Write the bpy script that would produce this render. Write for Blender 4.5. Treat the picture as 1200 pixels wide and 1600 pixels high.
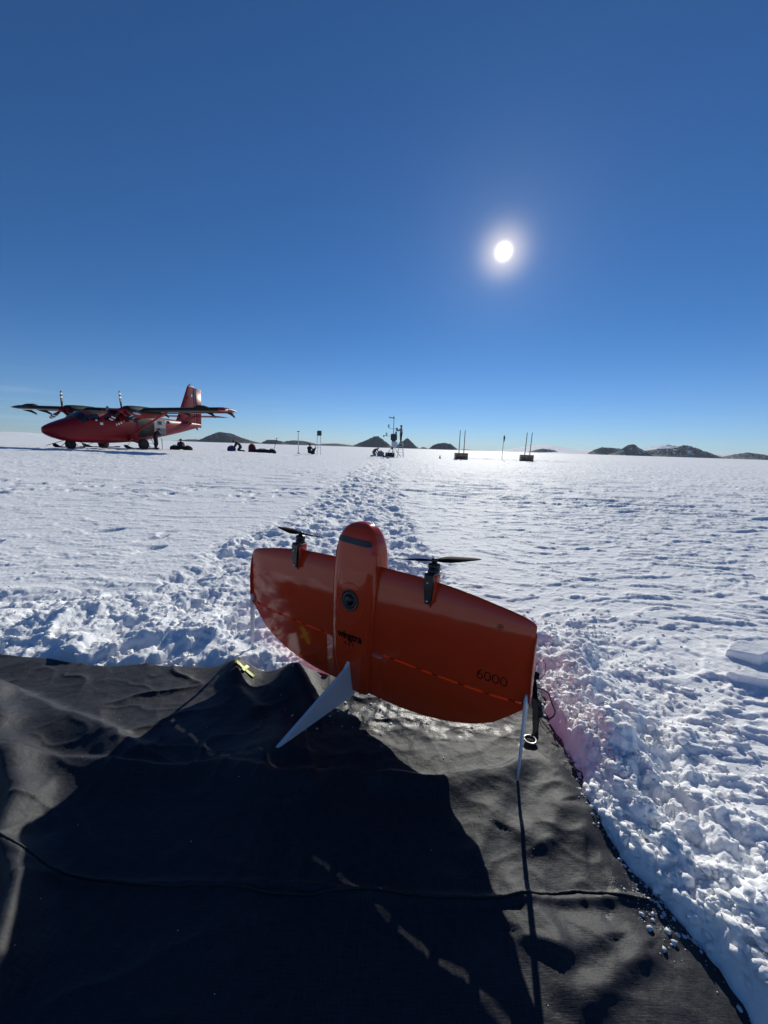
import bpy, math, random
import numpy as np
from mathutils import Vector, Matrix
for o in list(bpy.data.objects):
    bpy.data.objects.remove(o)
rng = random.Random(7)
SC = bpy.context.scene
COL = SC.collection
RAD = math.radians

# ------------------------------------------------------------------ camera
CAM_H = 0.95
ROLL = RAD(1.83)
PITCH = RAD(9.504)
cd = bpy.data.cameras.new('camera')
cam = bpy.data.objects.new('camera', cd)
COL.objects.link(cam)
cd.sensor_fit = 'VERTICAL'
cd.sensor_height = 32.0
cd.sensor_width = 24.0
cd.lens = 12.0
cd.clip_start = 0.02
cd.clip_end = 60000
fwd = Vector((0, math.cos(PITCH), -math.sin(PITCH)))
up0 = Vector((0, math.sin(PITCH), math.cos(PITCH)))
r0 = Vector((1, 0, 0))
Rv = math.cos(ROLL) * r0 + math.sin(ROLL) * up0
Uv = -math.sin(ROLL) * r0 + math.cos(ROLL) * up0
m3 = Matrix((Rv, Uv, -fwd)).transposed()
cam.matrix_world = Matrix.Translation((0, 0, CAM_H)) @ m3.to_4x4()
SC.camera = cam

# ------------------------------------------------------------------ sky and sun
SUN_EL = RAD(24.29)
SUN_AZ = RAD(14.76)            # clockwise from +Y
SUN_DIR = Vector((math.sin(SUN_AZ) * math.cos(SUN_EL), math.cos(SUN_AZ) * math.cos(SUN_EL), math.sin(SUN_EL)))
SKY_STRENGTH = 0.086
SUN_STRENGTH = 4.1
EXPOSURE = 0.0

world = bpy.data.worlds.new('World')
SC.world = world
world.use_nodes = True
nt = world.node_tree
nt.nodes.clear()
def wn(t, **k):
    n = nt.nodes.new(t)
    for a, b in k.items():
        setattr(n, a, b)
    return n
def wmath(op, a, b=None, clamp=False):
    n = wn('ShaderNodeMath', operation=op, use_clamp=clamp)
    for i, v in enumerate((a, b)):
        if v is None:
            continue
        if isinstance(v, (int, float)):
            n.inputs[i].default_value = v
        else:
            nt.links.new(v, n.inputs[i])
    return n.outputs[0]
sky = wn('ShaderNodeTexSky', sky_type='NISHITA', sun_disc=False)
sky.sun_elevation = SUN_EL
sky.sun_rotation = SUN_AZ
sky.altitude = 1500
sky.air_density = 1.0
sky.dust_density = 0.0
sky.ozone_density = 3.0
hs = wn('ShaderNodeHueSaturation')
hs.inputs['Saturation'].default_value = 1.0
nt.links.new(sky.outputs[0], hs.inputs['Color'])
tint = wn('ShaderNodeMix', data_type='RGBA', blend_type='MULTIPLY')
tint.inputs[0].default_value = 1.0
tint.inputs[7].default_value = (0.30, 0.57, 1.0, 1)
nt.links.new(hs.outputs[0], tint.inputs[6])
# the cold air whitens towards the horizon
tc0 = wn('ShaderNodeTexCoord'); sp0 = wn('ShaderNodeSeparateXYZ'); nt.links.new(tc0.outputs['Generated'], sp0.inputs[0])
el = wn('ShaderNodeMapRange', interpolation_type='SMOOTHSTEP'); el.inputs[1].default_value = 0.0; el.inputs[2].default_value = 0.30
nt.links.new(sp0.outputs[2], el.inputs[0])
tm = wn('ShaderNodeMix', data_type='RGBA'); nt.links.new(el.outputs[0], tm.inputs[0])
tm.inputs[6].default_value = (0.52, 0.69, 0.96, 1); tm.inputs[7].default_value = (0.33, 0.62, 0.90, 1)
nt.links.new(tm.outputs[2], tint.inputs[7])
# thin cirrus wisps low in the sky (direction based, at infinity)
tc = wn('ShaderNodeTexCoord')
sep = wn('ShaderNodeSeparateXYZ')
nt.links.new(tc.outputs['Generated'], sep.inputs[0])
azi = wmath('ARCTAN2', sep.outputs[0], sep.outputs[1])
comb = wn('ShaderNodeCombineXYZ')
nt.links.new(wmath('MULTIPLY', azi, 2.2), comb.inputs[0])
nt.links.new(wmath('MULTIPLY', sep.outputs[2], 38.0), comb.inputs[1])
cn = wn('ShaderNodeTexNoise')
cn.inputs['Scale'].default_value = 2.6
cn.inputs['Detail'].default_value = 5
cn.inputs['Roughness'].default_value = 0.55
nt.links.new(comb.outputs[0], cn.inputs['Vector'])
cr = wn('ShaderNodeMapRange', interpolation_type='SMOOTHSTEP')
cr.inputs[1].default_value = 0.52
cr.inputs[2].default_value = 0.72
nt.links.new(cn.outputs[0], cr.inputs[0])
lowr = wn('ShaderNodeMapRange', interpolation_type='SMOOTHSTEP')
lowr.inputs[1].default_value = 0.155
lowr.inputs[2].default_value = 0.03
nt.links.new(sep.outputs[2], lowr.inputs[0])
cmask = wmath('MULTIPLY', wmath('MULTIPLY', cr.outputs[0], lowr.outputs[0]), 0.32)
cloud = wn('ShaderNodeMix', data_type='RGBA', blend_type='MIX')
nt.links.new(cmask, cloud.inputs[0])
nt.links.new(tint.outputs[2], cloud.inputs[6])
cloud.inputs[7].default_value = (4.6, 6.2, 8.8, 1)
bg = wn('ShaderNodeBackground')
bg.inputs[1].default_value = SKY_STRENGTH
nt.links.new(cloud.outputs[2], bg.inputs[0])
# the sun itself: a bright disc with its circumsolar glow, fixed to the sun's direction
vm = wn('ShaderNodeVectorMath', operation='DOT_PRODUCT')
nrm = wn('ShaderNodeVectorMath', operation='NORMALIZE')
nt.links.new(tc.outputs['Generated'], nrm.inputs[0])
nt.links.new(nrm.outputs[0], vm.inputs[0])
vm.inputs[1].default_value = SUN_DIR
ang = wmath('MULTIPLY', wmath('ARCCOSINE', wmath('MINIMUM', vm.outputs['Value'], 0.9999999)), 180 / math.pi)
def gauss(sig, amp):
    q = wmath('DIVIDE', ang, sig)
    return wmath('MULTIPLY', wmath('EXPONENT', wmath('MULTIPLY', wmath('MULTIPLY', q, q), -1.0)), amp)
g1 = gauss(.62, 5.0)
g2 = gauss(2.3, 0.62)
g3 = wmath('MULTIPLY', wmath('EXPONENT', wmath('MULTIPLY', ang, -0.20)), 0.13)
def em(col, fac):
    e = wn('ShaderNodeBackground')
    e.inputs[0].default_value = (*col, 1)
    nt.links.new(fac, e.inputs[1])
    return e
def addsh(a, b):
    s = wn('ShaderNodeAddShader')
    nt.links.new(a.outputs[0], s.inputs[0])
    nt.links.new(b.outputs[0], s.inputs[1])
    return s
tot = addsh(bg, em((1.0, 0.92, 0.78), g1))
tot = addsh(tot, em((1.0, 0.80, 0.50), g2))
tot = addsh(tot, em((0.95, 0.95, 1.0), g3))
wo = wn('ShaderNodeOutputWorld')
nt.links.new(tot.outputs[0], wo.inputs[0])

sl = bpy.data.lights.new('sun', 'SUN')
sl.energy = SUN_STRENGTH
sl.angle = RAD(0.53)
sl.color = (1.0, 0.965, 0.86)
so = bpy.data.objects.new('sun', sl)
COL.objects.link(so)
so.rotation_mode = 'QUATERNION'
so.rotation_quaternion = SUN_DIR.to_track_quat('Z', 'Y')
so.location = SUN_DIR * 100

vs = SC.view_settings
vs.view_transform = 'Standard'
vs.look = 'None'
vs.exposure = EXPOSURE
vs.gamma = 1.0
vs.use_curve_mapping = False
SC.render.engine = 'CYCLES'

# ------------------------------------------------------------------ helpers
MATS = {}
def mat(name, col, rough=0.5, metal=0.0, spec=0.5, var=0.12, scale=8.0, bump=0.0, bscale=60.0, coat=0.0, trans=0.0):
    """procedural principled material: colour varied by noise, optional fine bump"""
    if name in MATS:
        return MATS[name]
    m = bpy.data.materials.new(name)
    m.use_nodes = True
    t = m.node_tree
    b = t.nodes['Principled BSDF']
    b.inputs['Roughness'].default_value = rough
    b.inputs['Metallic'].default_value = metal
    b.inputs['Specular IOR Level'].default_value = spec
    b.inputs['Coat Weight'].default_value = coat
    b.inputs['Coat Roughness'].default_value = 0.06
    b.inputs['Transmission Weight'].default_value = trans
    tcn = t.nodes.new('ShaderNodeTexCoord')
    n = t.nodes.new('ShaderNodeTexNoise')
    n.inputs['Scale'].default_value = scale
    n.inputs['Detail'].default_value = 6
    t.links.new(tcn.outputs['Object'], n.inputs['Vector'])
    mx = t.nodes.new('ShaderNodeMix')
    mx.data_type = 'RGBA'
    mx.inputs[6].default_value = (*[c * (1 - var) for c in col], 1)
    mx.inputs[7].default_value = (*[min(1, c * (1 + var)) for c in col], 1)
    t.links.new(n.outputs[0], mx.inputs[0])
    t.links.new(mx.outputs[2], b.inputs['Base Color'])
    if bump:
        n2 = t.nodes.new('ShaderNodeTexNoise')
        n2.inputs['Scale'].default_value = bscale
        n2.inputs['Detail'].default_value = 4
        t.links.new(tcn.outputs['Object'], n2.inputs['Vector'])
        bp = t.nodes.new('ShaderNodeBump')
        bp.inputs['Strength'].default_value = bump
        bp.inputs['Distance'].default_value = 0.01
        t.links.new(n2.outputs[0], bp.inputs['Height'])
        t.links.new(bp.outputs[0], b.inputs['Normal'])
    MATS[name] = m
    return m

def tag(o, label=None, cat=None, group=None, kind=None):
    if label: o['label'] = label
    if cat: o['category'] = cat
    if group: o['group'] = group
    if kind: o['kind'] = kind
    return o

def empty(name, loc=(0, 0, 0), rz=0.0):
    o = bpy.data.objects.new(name, None)
    COL.objects.link(o)
    o.location = loc
    o.rotation_euler = (0, 0, rz)
    o.empty_display_size = 0.1
    return o

class MB:
    """collects shapes; build() links them as one mesh object"""
    def __init__(s):
        s.v = []; s.f = []; s.sm = []
    def add(s, vs, fs, smooth=False):
        k = len(s.v)
        s.v += [tuple(map(float, p)) for p in vs]
        s.f += [tuple(i + k for i in f) for f in fs]
        s.sm += [smooth] * len(fs)
        return s
    def box(s, c, d, rot=None, bev=0.0):
        hx, hy, hz = d[0] / 2, d[1] / 2, d[2] / 2
        R = rot if rot is not None else Matrix.Identity(3)
        C = Vector(c)
        if bev <= 0:
            vs = [C + R @ Vector((x * hx, y * hy, z * hz)) for x in (-1, 1) for y in (-1, 1) for z in (-1, 1)]
            fs = [(0, 1, 3, 2), (4, 6, 7, 5), (0, 4, 5, 1), (2, 3, 7, 6), (0, 2, 6, 4), (1, 5, 7, 3)]
            return s.add(vs, fs)
        b = min(bev, hx * .9, hy * .9, hz * .9)
        rings = []
        for z, k in ((-hz, b), (-hz + b, 0), (hz - b, 0), (hz, b)):
            X, Y = hx - k, hy - k
            rings.append([C + R @ Vector(p) for p in ((-X + b, -Y, z), (X - b, -Y, z), (X, -Y + b, z), (X, Y - b, z), (X - b, Y, z), (-X + b, Y, z), (-X, Y - b, z), (-X, -Y + b, z))])
        return s.loft(rings, smooth=False)
    def loft(s, rings, closed=True, cap0=True, cap1=True, smooth=True):
        n = len(rings[0]); vs = []; fs = []
        for r in rings: vs += [tuple(p) for p in r]
        for i in range(len(rings) - 1):
            for j in range(n if closed else n - 1):
                a = i * n + j; b = i * n + (j + 1) % n
                fs.append((a, b, b + n, a + n))
        s.add(vs, fs, smooth)
        k = len(s.v) - len(vs)
        if cap0: s.f.append(tuple(k + j for j in reversed(range(n)))); s.sm.append(False)
        if cap1: s.f.append(tuple(k + (len(rings) - 1) * n + j for j in range(n))); s.sm.append(False)
        return s
    def tube(s, pts, r, n=8, smooth=True):
        pts = [Vector(p) for p in pts]
        rs = r if isinstance(r, (list, tuple)) else [r] * len(pts)
        rings = []; prev = None
        for i, p in enumerate(pts):
            d = (pts[min(i + 1, len(pts) - 1)] - pts[max(i - 1, 0)]).normalized()
            if prev is None:
                a = d.orthogonal().normalized()
            else:
                a = (prev - d * prev.dot(d)).normalized()
            prev = a
            b = d.cross(a)
            rings.append([p + (a * math.cos(2 * math.pi * j / n) + b * math.sin(2 * math.pi * j / n)) * rs[i] for j in range(n)])
        return s.loft(rings, smooth=smooth)
    def lathe(s, c, prof, axis='Z', n=24, smooth=True):
        """prof: (radius, height) list along axis from c"""
        C = Vector(c); rings = []
        for r, h in prof:
            ring = []
            for j in range(n):
                a = 2 * math.pi * j / n
                u, w = r * math.cos(a), r * math.sin(a)
                q = {'Z': (u, w, h), 'X': (h, u, w), 'Y': (w, h, u)}[axis]
                ring.append(C + Vector(q))
            rings.append(ring)
        return s.loft(rings, smooth=smooth)
    def prism(s, poly, axis, d0, d1):
        """extrude a 2D polygon between d0 and d1 along axis"""
        def P(u, w, d):
            return {'X': (d, u, w), 'Y': (u, d, w), 'Z': (u, w, d)}[axis]
        return s.loft([[P(u, w, d0) for u, w in poly], [P(u, w, d1) for u, w in poly]], smooth=False)
    def build(s, name, m, parent=None, loc=None, fixn=True):
        me = bpy.data.meshes.new(name)
        me.from_pydata(s.v, [], s.f)
        me.polygons.foreach_set('use_smooth', s.sm)
        if m is not None: me.materials.append(m)
        if fixn:
            import bmesh
            bm = bmesh.new(); bm.from_mesh(me)
            bmesh.ops.recalc_face_normals(bm, faces=bm.faces)
            bm.to_mesh(me); bm.free()
        me.update()
        o = bpy.data.objects.new(name, me)
        COL.objects.link(o)
        if parent is not None: o.parent = parent
        if loc is not None: o.location = loc
        return o

def copy_tree(o, parent=None):
    c = o.copy(); COL.objects.link(c); c.parent = parent
    for ch in list(o.children):
        copy_tree(ch, c)
    return c

# ------------------------------------------------------------------ noise
def _h(ix, iy, seed):
    h = (ix.astype(np.int64) * 374761393 + iy.astype(np.int64) * 668265263 + seed * 974711) & 0xFFFFFFFF
    h = ((h ^ (h >> 13)) * 1274126177) & 0xFFFFFFFF
    h = ((h ^ (h >> 16)) * 2246822519) & 0xFFFFFFFF
    return ((h ^ (h >> 15)) & 0xFFFFFF) / float(0x1000000)
def perlin(x, y, seed=0):
    ix = np.floor(x); iy = np.floor(y); fx = x - ix; fy = y - iy
    u = fx * fx * fx * (fx * (fx * 6 - 15) + 10); v = fy * fy * fy * (fy * (fy * 6 - 15) + 10)
    def g(dx, dy):
        a = _h(ix + dx, iy + dy, seed) * 2 * math.pi
        return np.cos(a) * (fx - dx) + np.sin(a) * (fy - dy)
    a = g(0, 0) * (1 - u) + g(1, 0) * u
    b = g(0, 1) * (1 - u) + g(1, 1) * u
    return (a * (1 - v) + b * v) * 1.5
def fbm(x, y, octv=4, seed=0, gain=0.5):
    t = 0; a = 1; s = 0
    for i in range(octv):
        t = t + a * perlin(x * 2 ** i + 17.3 * i, y * 2 ** i - 9.1 * i, seed + i); s += a; a *= gain
    return t / s
def sstep(a, b, x):
    t = np.clip((x - a) / (b - a), 0, 1)
    return t * t * (3 - 2 * t)
def lumps(x, y, cell, seed, prob=0.8, rmin=0.3, rmax=0.75, flat=0.8):
    """hemispherical clods scattered on a jittered grid, max-blended"""
    ix = np.floor(x / cell); iy = np.floor(y / cell); out = np.zeros_like(x)
    for dx in (-1, 0, 1):
        for dy in (-1, 0, 1):
            jx = ix + dx; jy = iy + dy
            k = _h(jx, jy, seed)
            cx = (jx + 0.5 + (_h(jx, jy, seed + 1) - .5) * .9) * cell
            cy = (jy + 0.5 + (_h(jx, jy, seed + 2) - .5) * .9) * cell
            r = cell * (rmin + (rmax - rmin) * _h(jx, jy, seed + 3) ** 1.5)
            e = 0.75 + 0.5 * _h(jx, jy, seed + 4)
            d2 = ((x - cx) * e) ** 2 + ((y - cy) / e) ** 2
            h = np.sqrt(np.maximum(0, 1 - d2 / (r * r))) * r * flat
            out = np.where(k < prob, np.maximum(out, h), out)
    return out
def pits(x, y, cell, seed, prob=0.5):
    """oval boot prints"""
    ix = np.floor(x / cell); iy = np.floor(y / cell); out = np.zeros_like(x)
    for dx in (-1, 0, 1):
        for dy in (-1, 0, 1):
            jx = ix + dx; jy = iy + dy
            k = _h(jx, jy, seed)
            cx = (jx + 0.5 + (_h(jx, jy, seed + 1) - .5) * .8) * cell
            cy = (jy + 0.5 + (_h(jx, jy, seed + 2) - .5) * .8) * cell
            a = (_h(jx, jy, seed + 3) - .5) * 1.6
            u = (x - cx) * np.cos(a) + (y - cy) * np.sin(a); w = -(x - cx) * np.sin(a) + (y - cy) * np.cos(a)
            d = np.sqrt((u / 0.07) ** 2 + (w / 0.16) ** 2)
            h = sstep(1.15, 0.75, d)
            out = np.where(k < prob, np.maximum(out, h), out)
    return out
def ridge(x, y, pl, w, w2=None):
    """0..1 ridge profile along a polyline; w2 is the width on its other side"""
    best = np.full_like(x, 1e9); side = np.zeros_like(x)
    for (ax, ay), (bx, by) in zip(pl[:-1], pl[1:]):
        dx, dy = bx - ax, by - ay; L2 = dx * dx + dy * dy
        t = np.clip(((x - ax) * dx + (y - ay) * dy) / L2, 0, 1)
        px, py = x - ax - t * dx, y - ay - t * dy
        d = np.hypot(px, py)
        sd = np.sign(dx * py - dy * px)
        side = np.where(d < best, sd, side); best = np.minimum(best, d)
    ww = w if w2 is None else np.where(side > 0, w, w2)
    return np.exp(-(best / ww) ** 2)
# ------------------------------------------------------------------ tarpaulin and snow heights
TX0, TY0 = -1.78, -1.5
def edge_r(y):   # right edge of the tarpaulin
    return 0.645 + 0.018 * np.sin(y * 5.1 + 1) + 0.012 * np.sin(y * 13.0) - 0.03 * np.exp(-((y - 1.0) / .2) ** 2) + 0.05 * sstep(.80, .45, y)
def edge_b(x):   # far edge
    return 1.485 - 0.03 * (x + 0.5) * 0.7 + 0.014 * np.sin(x * 7.0) + 0.008 * np.sin(x * 19.0 + 2)
def tarp_sd(x, y):
    return np.maximum(np.maximum(x - edge_r(y), y - edge_b(x)), np.maximum(TX0 - x, TY0 - y))
FOOT_R = (0.411, 0.970, 0.019)
FOOT_L = (-0.595, 1.674, 0.005)
FIN_T = (-0.302, 1.024, 0.046)
def tarp_raw(x, y):
    z = 0.010 * fbm(x * 2.2, y * 2.2, 3, 11)
    wx = x + 0.06 * fbm(x * 3, y * 3, 2, 31); wy = y + 0.06 * fbm(x * 3, y * 3, 2, 41)
    z = z + 0.038 * ridge(wx, wy, [(-1.8, 1.42), (-1.39, 1.275), (-1.056, 1.154), (-.74, 1.05)], .03, .10)
    z = z + 0.060 * ridge(wx, wy, [(-1.5, 1.30), (-1.12, 1.03), (-.93, .86), (-.86, .76), (-.75, .66), (-.66, .52)], .05, .028)
    z = z + 0.040 * np.exp(-(((x + .60) / .075) ** 2 + ((y - 1.49) / .10) ** 2))
    z = z + 0.026 * np.exp(-(((x + .33) / .085) ** 2 + ((y - 1.47) / .12) ** 2))
    z = z - 0.012 * np.exp(-(((x + .47) / .06) ** 2 + ((y - 1.44) / .10) ** 2))
    z = z + 0.022 * ridge(wx, wy, [(-.33, 1.47), (-.26, 1.33), (-.22, 1.22)], .035, .05)
    z = z + 0.018 * ridge(wx, wy, [(-.60, 1.49), (-.57, 1.36), (-.46, 1.25)], .03, .05)
    # long cross crease and right-hand creases
    z = z + 0.022 * ridge(x, wy, [(-1.2, 1.0), (-.85, .965), (-.45, .955), (-.2, .975)], .018, .05)
    z = z + 0.026 * ridge(x, wy, [(.03, .975), (.2, .985), (.34, 1.0), (.43, 1.012)], .018, .05)
    z = z + 0.010 * ridge(wx, wy, [(.36, .93), (.28, .86), (.22, .78)], .035)
    z = z + 0.013 * ridge(wx, wy, [(.50, .86), (.42, .80), (.36, .83)], .03, .05)
    z = z + 0.015 * ridge(wx, wy, [(.55, 1.0), (.56, .88), (.53, .80)], .03, .05)
    z = z + 0.013 * ridge(wx, wy, [(.45, .60), (.37, .585), (.30, .61)], .025, .045)
    z = z + 0.013 * ridge(wx, wy, [(.53, .58), (.46, .535), (.42, .50)], .025, .04)
    z = z + 0.010 * ridge(wx, wy, [(.30, .70), (.36, .62), (.36, .52)], .03)
    z = z + 0.007 * ridge(x, y + .01 * np.sin(x * 6), [(-1.0, .80), (-.858, .738), (-.70, .70), (-.526, .683), (.1, .678), (.303, .682), (.6, .684)], .010)
    # soft wrinkles
    w = 1 - np.abs(fbm(wx * 3.3 + 3, wy * 4.6, 2, 61))
    z = z + 0.011 * np.clip(w - .62, 0, 1) ** 1.3 * (0.5 + 0.8 * sstep(-.3, .4, x))
    # sharp little creases
    cx_ = x + .05 * fbm(x * 5, y * 5, 2, 63); cy_ = y + .05 * fbm(x * 5, y * 5, 2, 64)
    for q, (fx_, fy_, am) in enumerate(((2.6, 5.2, .008), (5.5, 3.0, .005), (7.5, 9.0, .003))):
        c_ = 1 - np.abs(fbm(cx_ * fx_ + 7 * q, cy_ * fy_ + 3, 1, 65 + q)) * 2.2
        z = z + am * np.clip(c_, 0, 1) ** 5 * (.25 + .9 * sstep(-.1, .5, fbm(x * 1.7, y * 1.7 + q, 2, 68)))
    # crumpled icy patch behind the drone's tail
    m = np.exp(-(((x - .10) / .22) ** 2 + ((y - 1.22) / .13) ** 2))
    z = z + m * (0.011 * fbm(x * 7, y * 10, 3, 71) + 0.006 * np.abs(fbm(x * 15, y * 20, 2, 72)))
    # lift where snow under the edges carries it
    sd = tarp_sd(x, y)
    z = z + 0.018 * sstep(-.22, -.02, y - edge_b(x)) * (0.6 + fbm(x * 4, y, 2, 81))
    z = z - 0.012 * sstep(-.10, 0, x - edge_r(y))
    # weave-scale ripple
    z = z + 0.0022 * fbm(x * 22, y * 22, 3, 91)
    return z
def _pt(f, p):
    return float(f(np.array([p[0]]), np.array([p[1]]))[0])
_dR = FOOT_R[2] - _pt(tarp_raw, FOOT_R)
_dF = FIN_T[2] - _pt(tarp_raw, FIN_T)
def tarp_z(x, y):
    z = tarp_raw(x, y)
    z = z + _dR * np.exp(-(((x - FOOT_R[0]) ** 2 + (y - FOOT_R[1]) ** 2) / .16 ** 2))
    z = z + _dF * np.exp(-(((x - FIN_T[0]) ** 2 + (y - FIN_T[1]) ** 2) / .12 ** 2))
    return z

PLANE = (-20.574, 29.173, 0.2)
def snow_z(x, y):
    x = np.asarray(x, float); y = np.asarray(y, float)
    r = np.hypot(x, y)
    sd = tarp_sd(x, y)
    near = sstep(95, 40, r)
    # gentle swell
    z = 0.035 * fbm(x * .12, y * .12, 2, 5) * sstep(400, 30, r)
    # wind crust: thin plates with broken lips, longer across the wind
    wx = x + .35 * fbm(x * .9, y * .9, 2, 15); wy = y + .25 * fbm(x * .9, y * .9, 2, 16)
    n1 = fbm(wx * 2.0, wy * 5.0, 4, 21, .6)
    n2 = fbm(wx * 4.6 + 5, wy * 12, 3, 25, .6)
    right = sstep(-1.5, 3.0, x)
    dens = fbm(x * .22, y * .22, 2, 29)
    thr = 0.14 - 0.10 * right - 0.16 * dens
    z = z + near * ((.005 + .005 * right) * sstep(thr, thr + .10, n1) + (.004 + .005 * right) * sstep(thr + .06, thr + .2, n2))
    z = z + near * .007 * n1
    z = z + near * 0.004 * fbm(x * 9, y * 14, 3, 33)
    fine = sstep(10, 3, r)
    z = z + fine * 0.0025 * fbm(x * 40, y * 40, 2, 35)
    # drifts further out that still show as streaks
    z = z + sstep(10, 25, r) * sstep(900, 100, r) * 0.05 * np.maximum(0, fbm(x * .16, y * .42, 3, 37))
    mid = sstep(5, 9, r) * sstep(160, 70, r)
    n4 = fbm(wx * .8 + 9, wy * 2.4, 4, 38, .6)
    z = z + mid * (.016 + .010 * right) * sstep(thr + .02, thr + .10, n4) + mid * .022 * n4
    # old boot prints on the left side
    pm = sstep(.05, .25, fbm(x * .35 + 4, y * .35, 2, 44)) * sstep(1.0, -1.0, x) * sstep(30, 12, r)
    sel = pm > .01
    if sel.any():
        z[sel] -= pm[sel] * .028 * pits(x[sel], y[sel], .42, 51, .5)
    # trodden snow: band round the tarpaulin and the path to the weather station
    wob = 0.30 * fbm(x * .7, y * .7, 2, 47) + .12 * fbm(x * 2.2, y * 2.2, 2, 48)
    A1 = sstep(.98, .62, sd + wob + .26 * sstep(.2, .8, x))
    pc = -0.45 - 0.0 * y; pw = 0.78 + .35 * np.exp(-(y - 2) / 2.0) * (y > 0)
    A2 = sstep(.18, -.14, np.abs(x - pc) - pw + wob * .8) * sstep(.5, 1.5, y) * sstep(50, 38, y)
    A = np.maximum(A1, A2)
    sel = A > .01
    xs, ys, As = x[sel], y[sel], A[sel]
    if sel.any():
        ux = xs + .05 * fbm(xs * 8, ys * 8, 4, 101, .6); uy = ys + .05 * fbm(xs * 8, ys * 8, 4, 105, .6)
        amp = 0.78 + .40 * fbm(xs * 1.6, ys * 1.6, 2, 111)
        L = .40 * lumps(ux, uy, .26, 121, .75)
        L = np.maximum(L, .55 * lumps(ux, uy, .15, 131, .7)) + .28 * lumps(ux, uy, .085, 141, .75)
        sm = np.hypot(xs, ys) < 9
        D = np.zeros_like(L)
        a, b = ux[sm], uy[sm]
        D[sm] = .42 * lumps(a, b, .045, 151, .7) + .42 * lumps(a, b, .022, 161, .7) * sstep(5, 2.5, np.hypot(a, b))
        patchy = sstep(-.35, .25, fbm(xs * 3.2, ys * 3.2, 3, 197))
        D = D * (.25 + .9 * patchy); L = L * (.55 + .55 * patchy)
        P = pits(xs, ys, .34, 171, .7)
        tz = .045 * fbm(xs * 2.6, ys * 2.6, 3, 181) + amp * (L + D) - .036 * P * (1 - .5 * (D > .01)) - .015 + .017 * fbm(xs * 20, ys * 20, 4, 191, .62)
        far_boost = 1 + .15 * sstep(4, 14, np.hypot(xs, ys))
        z[sel] += As * tz * far_boost * .85
    # banks thrown up along the tarpaulin
    z = z + 0.060 * np.exp(-((x - edge_r(y) - .16) / .15) ** 2) * (y < 1.9) * (y > -2) * (0.7 + .8 * fbm(x * 3, y * 3, 2, 201))
    z = z + 0.030 * np.exp(-((y - edge_b(x) - .30) / .25) ** 2) * (x < .7) * (x > -4)
    # berms by the crates and under the aircraft
    z = z + .16 * np.exp(-((y - 41.5 - .03 * x) / .8) ** 2) * sstep(7, 9, x) * sstep(25, 16, x) * (1 + fbm(x * 1.1, y * .8, 3, 211))
    z = z + .20 * sstep(15, 9, np.hypot(x - PLANE[0], y - PLANE[1]))
    dp = np.hypot((x + 20.9) / 3.2, (y - 27.8) / 3.6)
    z = z + sstep(1.6, .8, dp) * .06 * fbm(x * 2.0, y * 2.0, 3, 221)
    # left foot of the drone stands on it
    g = np.exp(-(((x - FOOT_L[0]) ** 2 + (y - FOOT_L[1]) ** 2) / .07 ** 2))
    z = z * (1 - g) + g * FOOT_L[2]
    # sinks below the tarpaulin
    inside = sd < .16
    if inside.any():
        xi, yi = x[inside], y[inside]
        jag = sd[inside] + .035 * fbm(xi * 7, yi * 7, 3, 231) + .018 * fbm(xi * 22, yi * 22, 2, 235)
        right_edge = (xi - edge_r(yi)) > (yi - edge_b(xi))
        k = np.where(right_edge, sstep(-.03, .022, jag), sstep(-.005, .06, sd[inside] + .5 * (jag - sd[inside])))
        base = tarp_z(xi, yi) - .03
        rough_ = (.030 * fbm(xi * 13, yi * 13, 4, 241, .6) + .5 * lumps(xi + .02 * fbm(xi * 15, yi * 15, 2, 243), yi + .02 * fbm(xi * 15, yi * 15, 2, 244), .05, 245, .7)) * sstep(-.01, .03, jag) * sstep(.16, .08, sd[inside])
        z[inside] = rough_ * right_edge + base * (1 - k) + np.maximum(z[inside], np.where(sd[inside] > .02, -.02, -1)) * k
    return z

# ------------------------------------------------------------------ snow sheet (finer towards the trodden foreground)
def build_snow():
    R = [0.42]
    while R[-1] < 70:
        d = R[-1]
        R.append(d + max(.0046 * d, min(.25 * d * d / 365, .0125 * d)))
    while R[-1] < 30000:
        R.append(R[-1] * 1.09)
    R = np.array(R)
    front = np.radians(np.linspace(-67, 67, 1000))
    back = np.radians(np.linspace(67, 293, 130))[1:-1]
    TH = np.concatenate([front, back]); n = len(TH); m = len(R)
    r, t = np.meshgrid(R, TH, indexing='ij')
    jr = 1 + .0012 * np.sin(t * 977) ; r = r * jr
    x = (r * np.sin(t)).ravel(); y = (r * np.cos(t)).ravel()
    z = snow_z(x, y)
    co = np.stack([x, y, z], 1)
    i = np.arange(m - 1)[:, None]; j = np.arange(n)[None, :]
    a = i * n + j; b = i * n + (j + 1) % n
    F = np.stack([a, a + n, b + n, b], -1).reshape(-1, 4)
    sd = tarp_sd(x, y)
    keep = (sd[F] > -.14).any(1)
    F = F[keep]
    # drop unused vertices
    used = np.zeros(len(co), bool); used[F.ravel()] = True
    idx = np.cumsum(used) - 1
    co = co[used]; F = idx[F]
    me = bpy.data.meshes.new('snow_ground')
    me.vertices.add(len(co)); me.vertices.foreach_set('co', co.ravel())
    me.loops.add(F.size); me.loops.foreach_set('vertex_index', F.ravel().astype(np.int32))
    me.polygons.add(len(F)); me.polygons.foreach_set('loop_start', np.arange(0, F.size, 4, dtype=np.int32))
    me.polygons.foreach_set('use_smooth', np.ones(len(F), bool))
    me.update(calc_edges=True); me.validate()
    o = bpy.data.objects.new('snow_ground', me); COL.objects.link(o)
    return o

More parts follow.
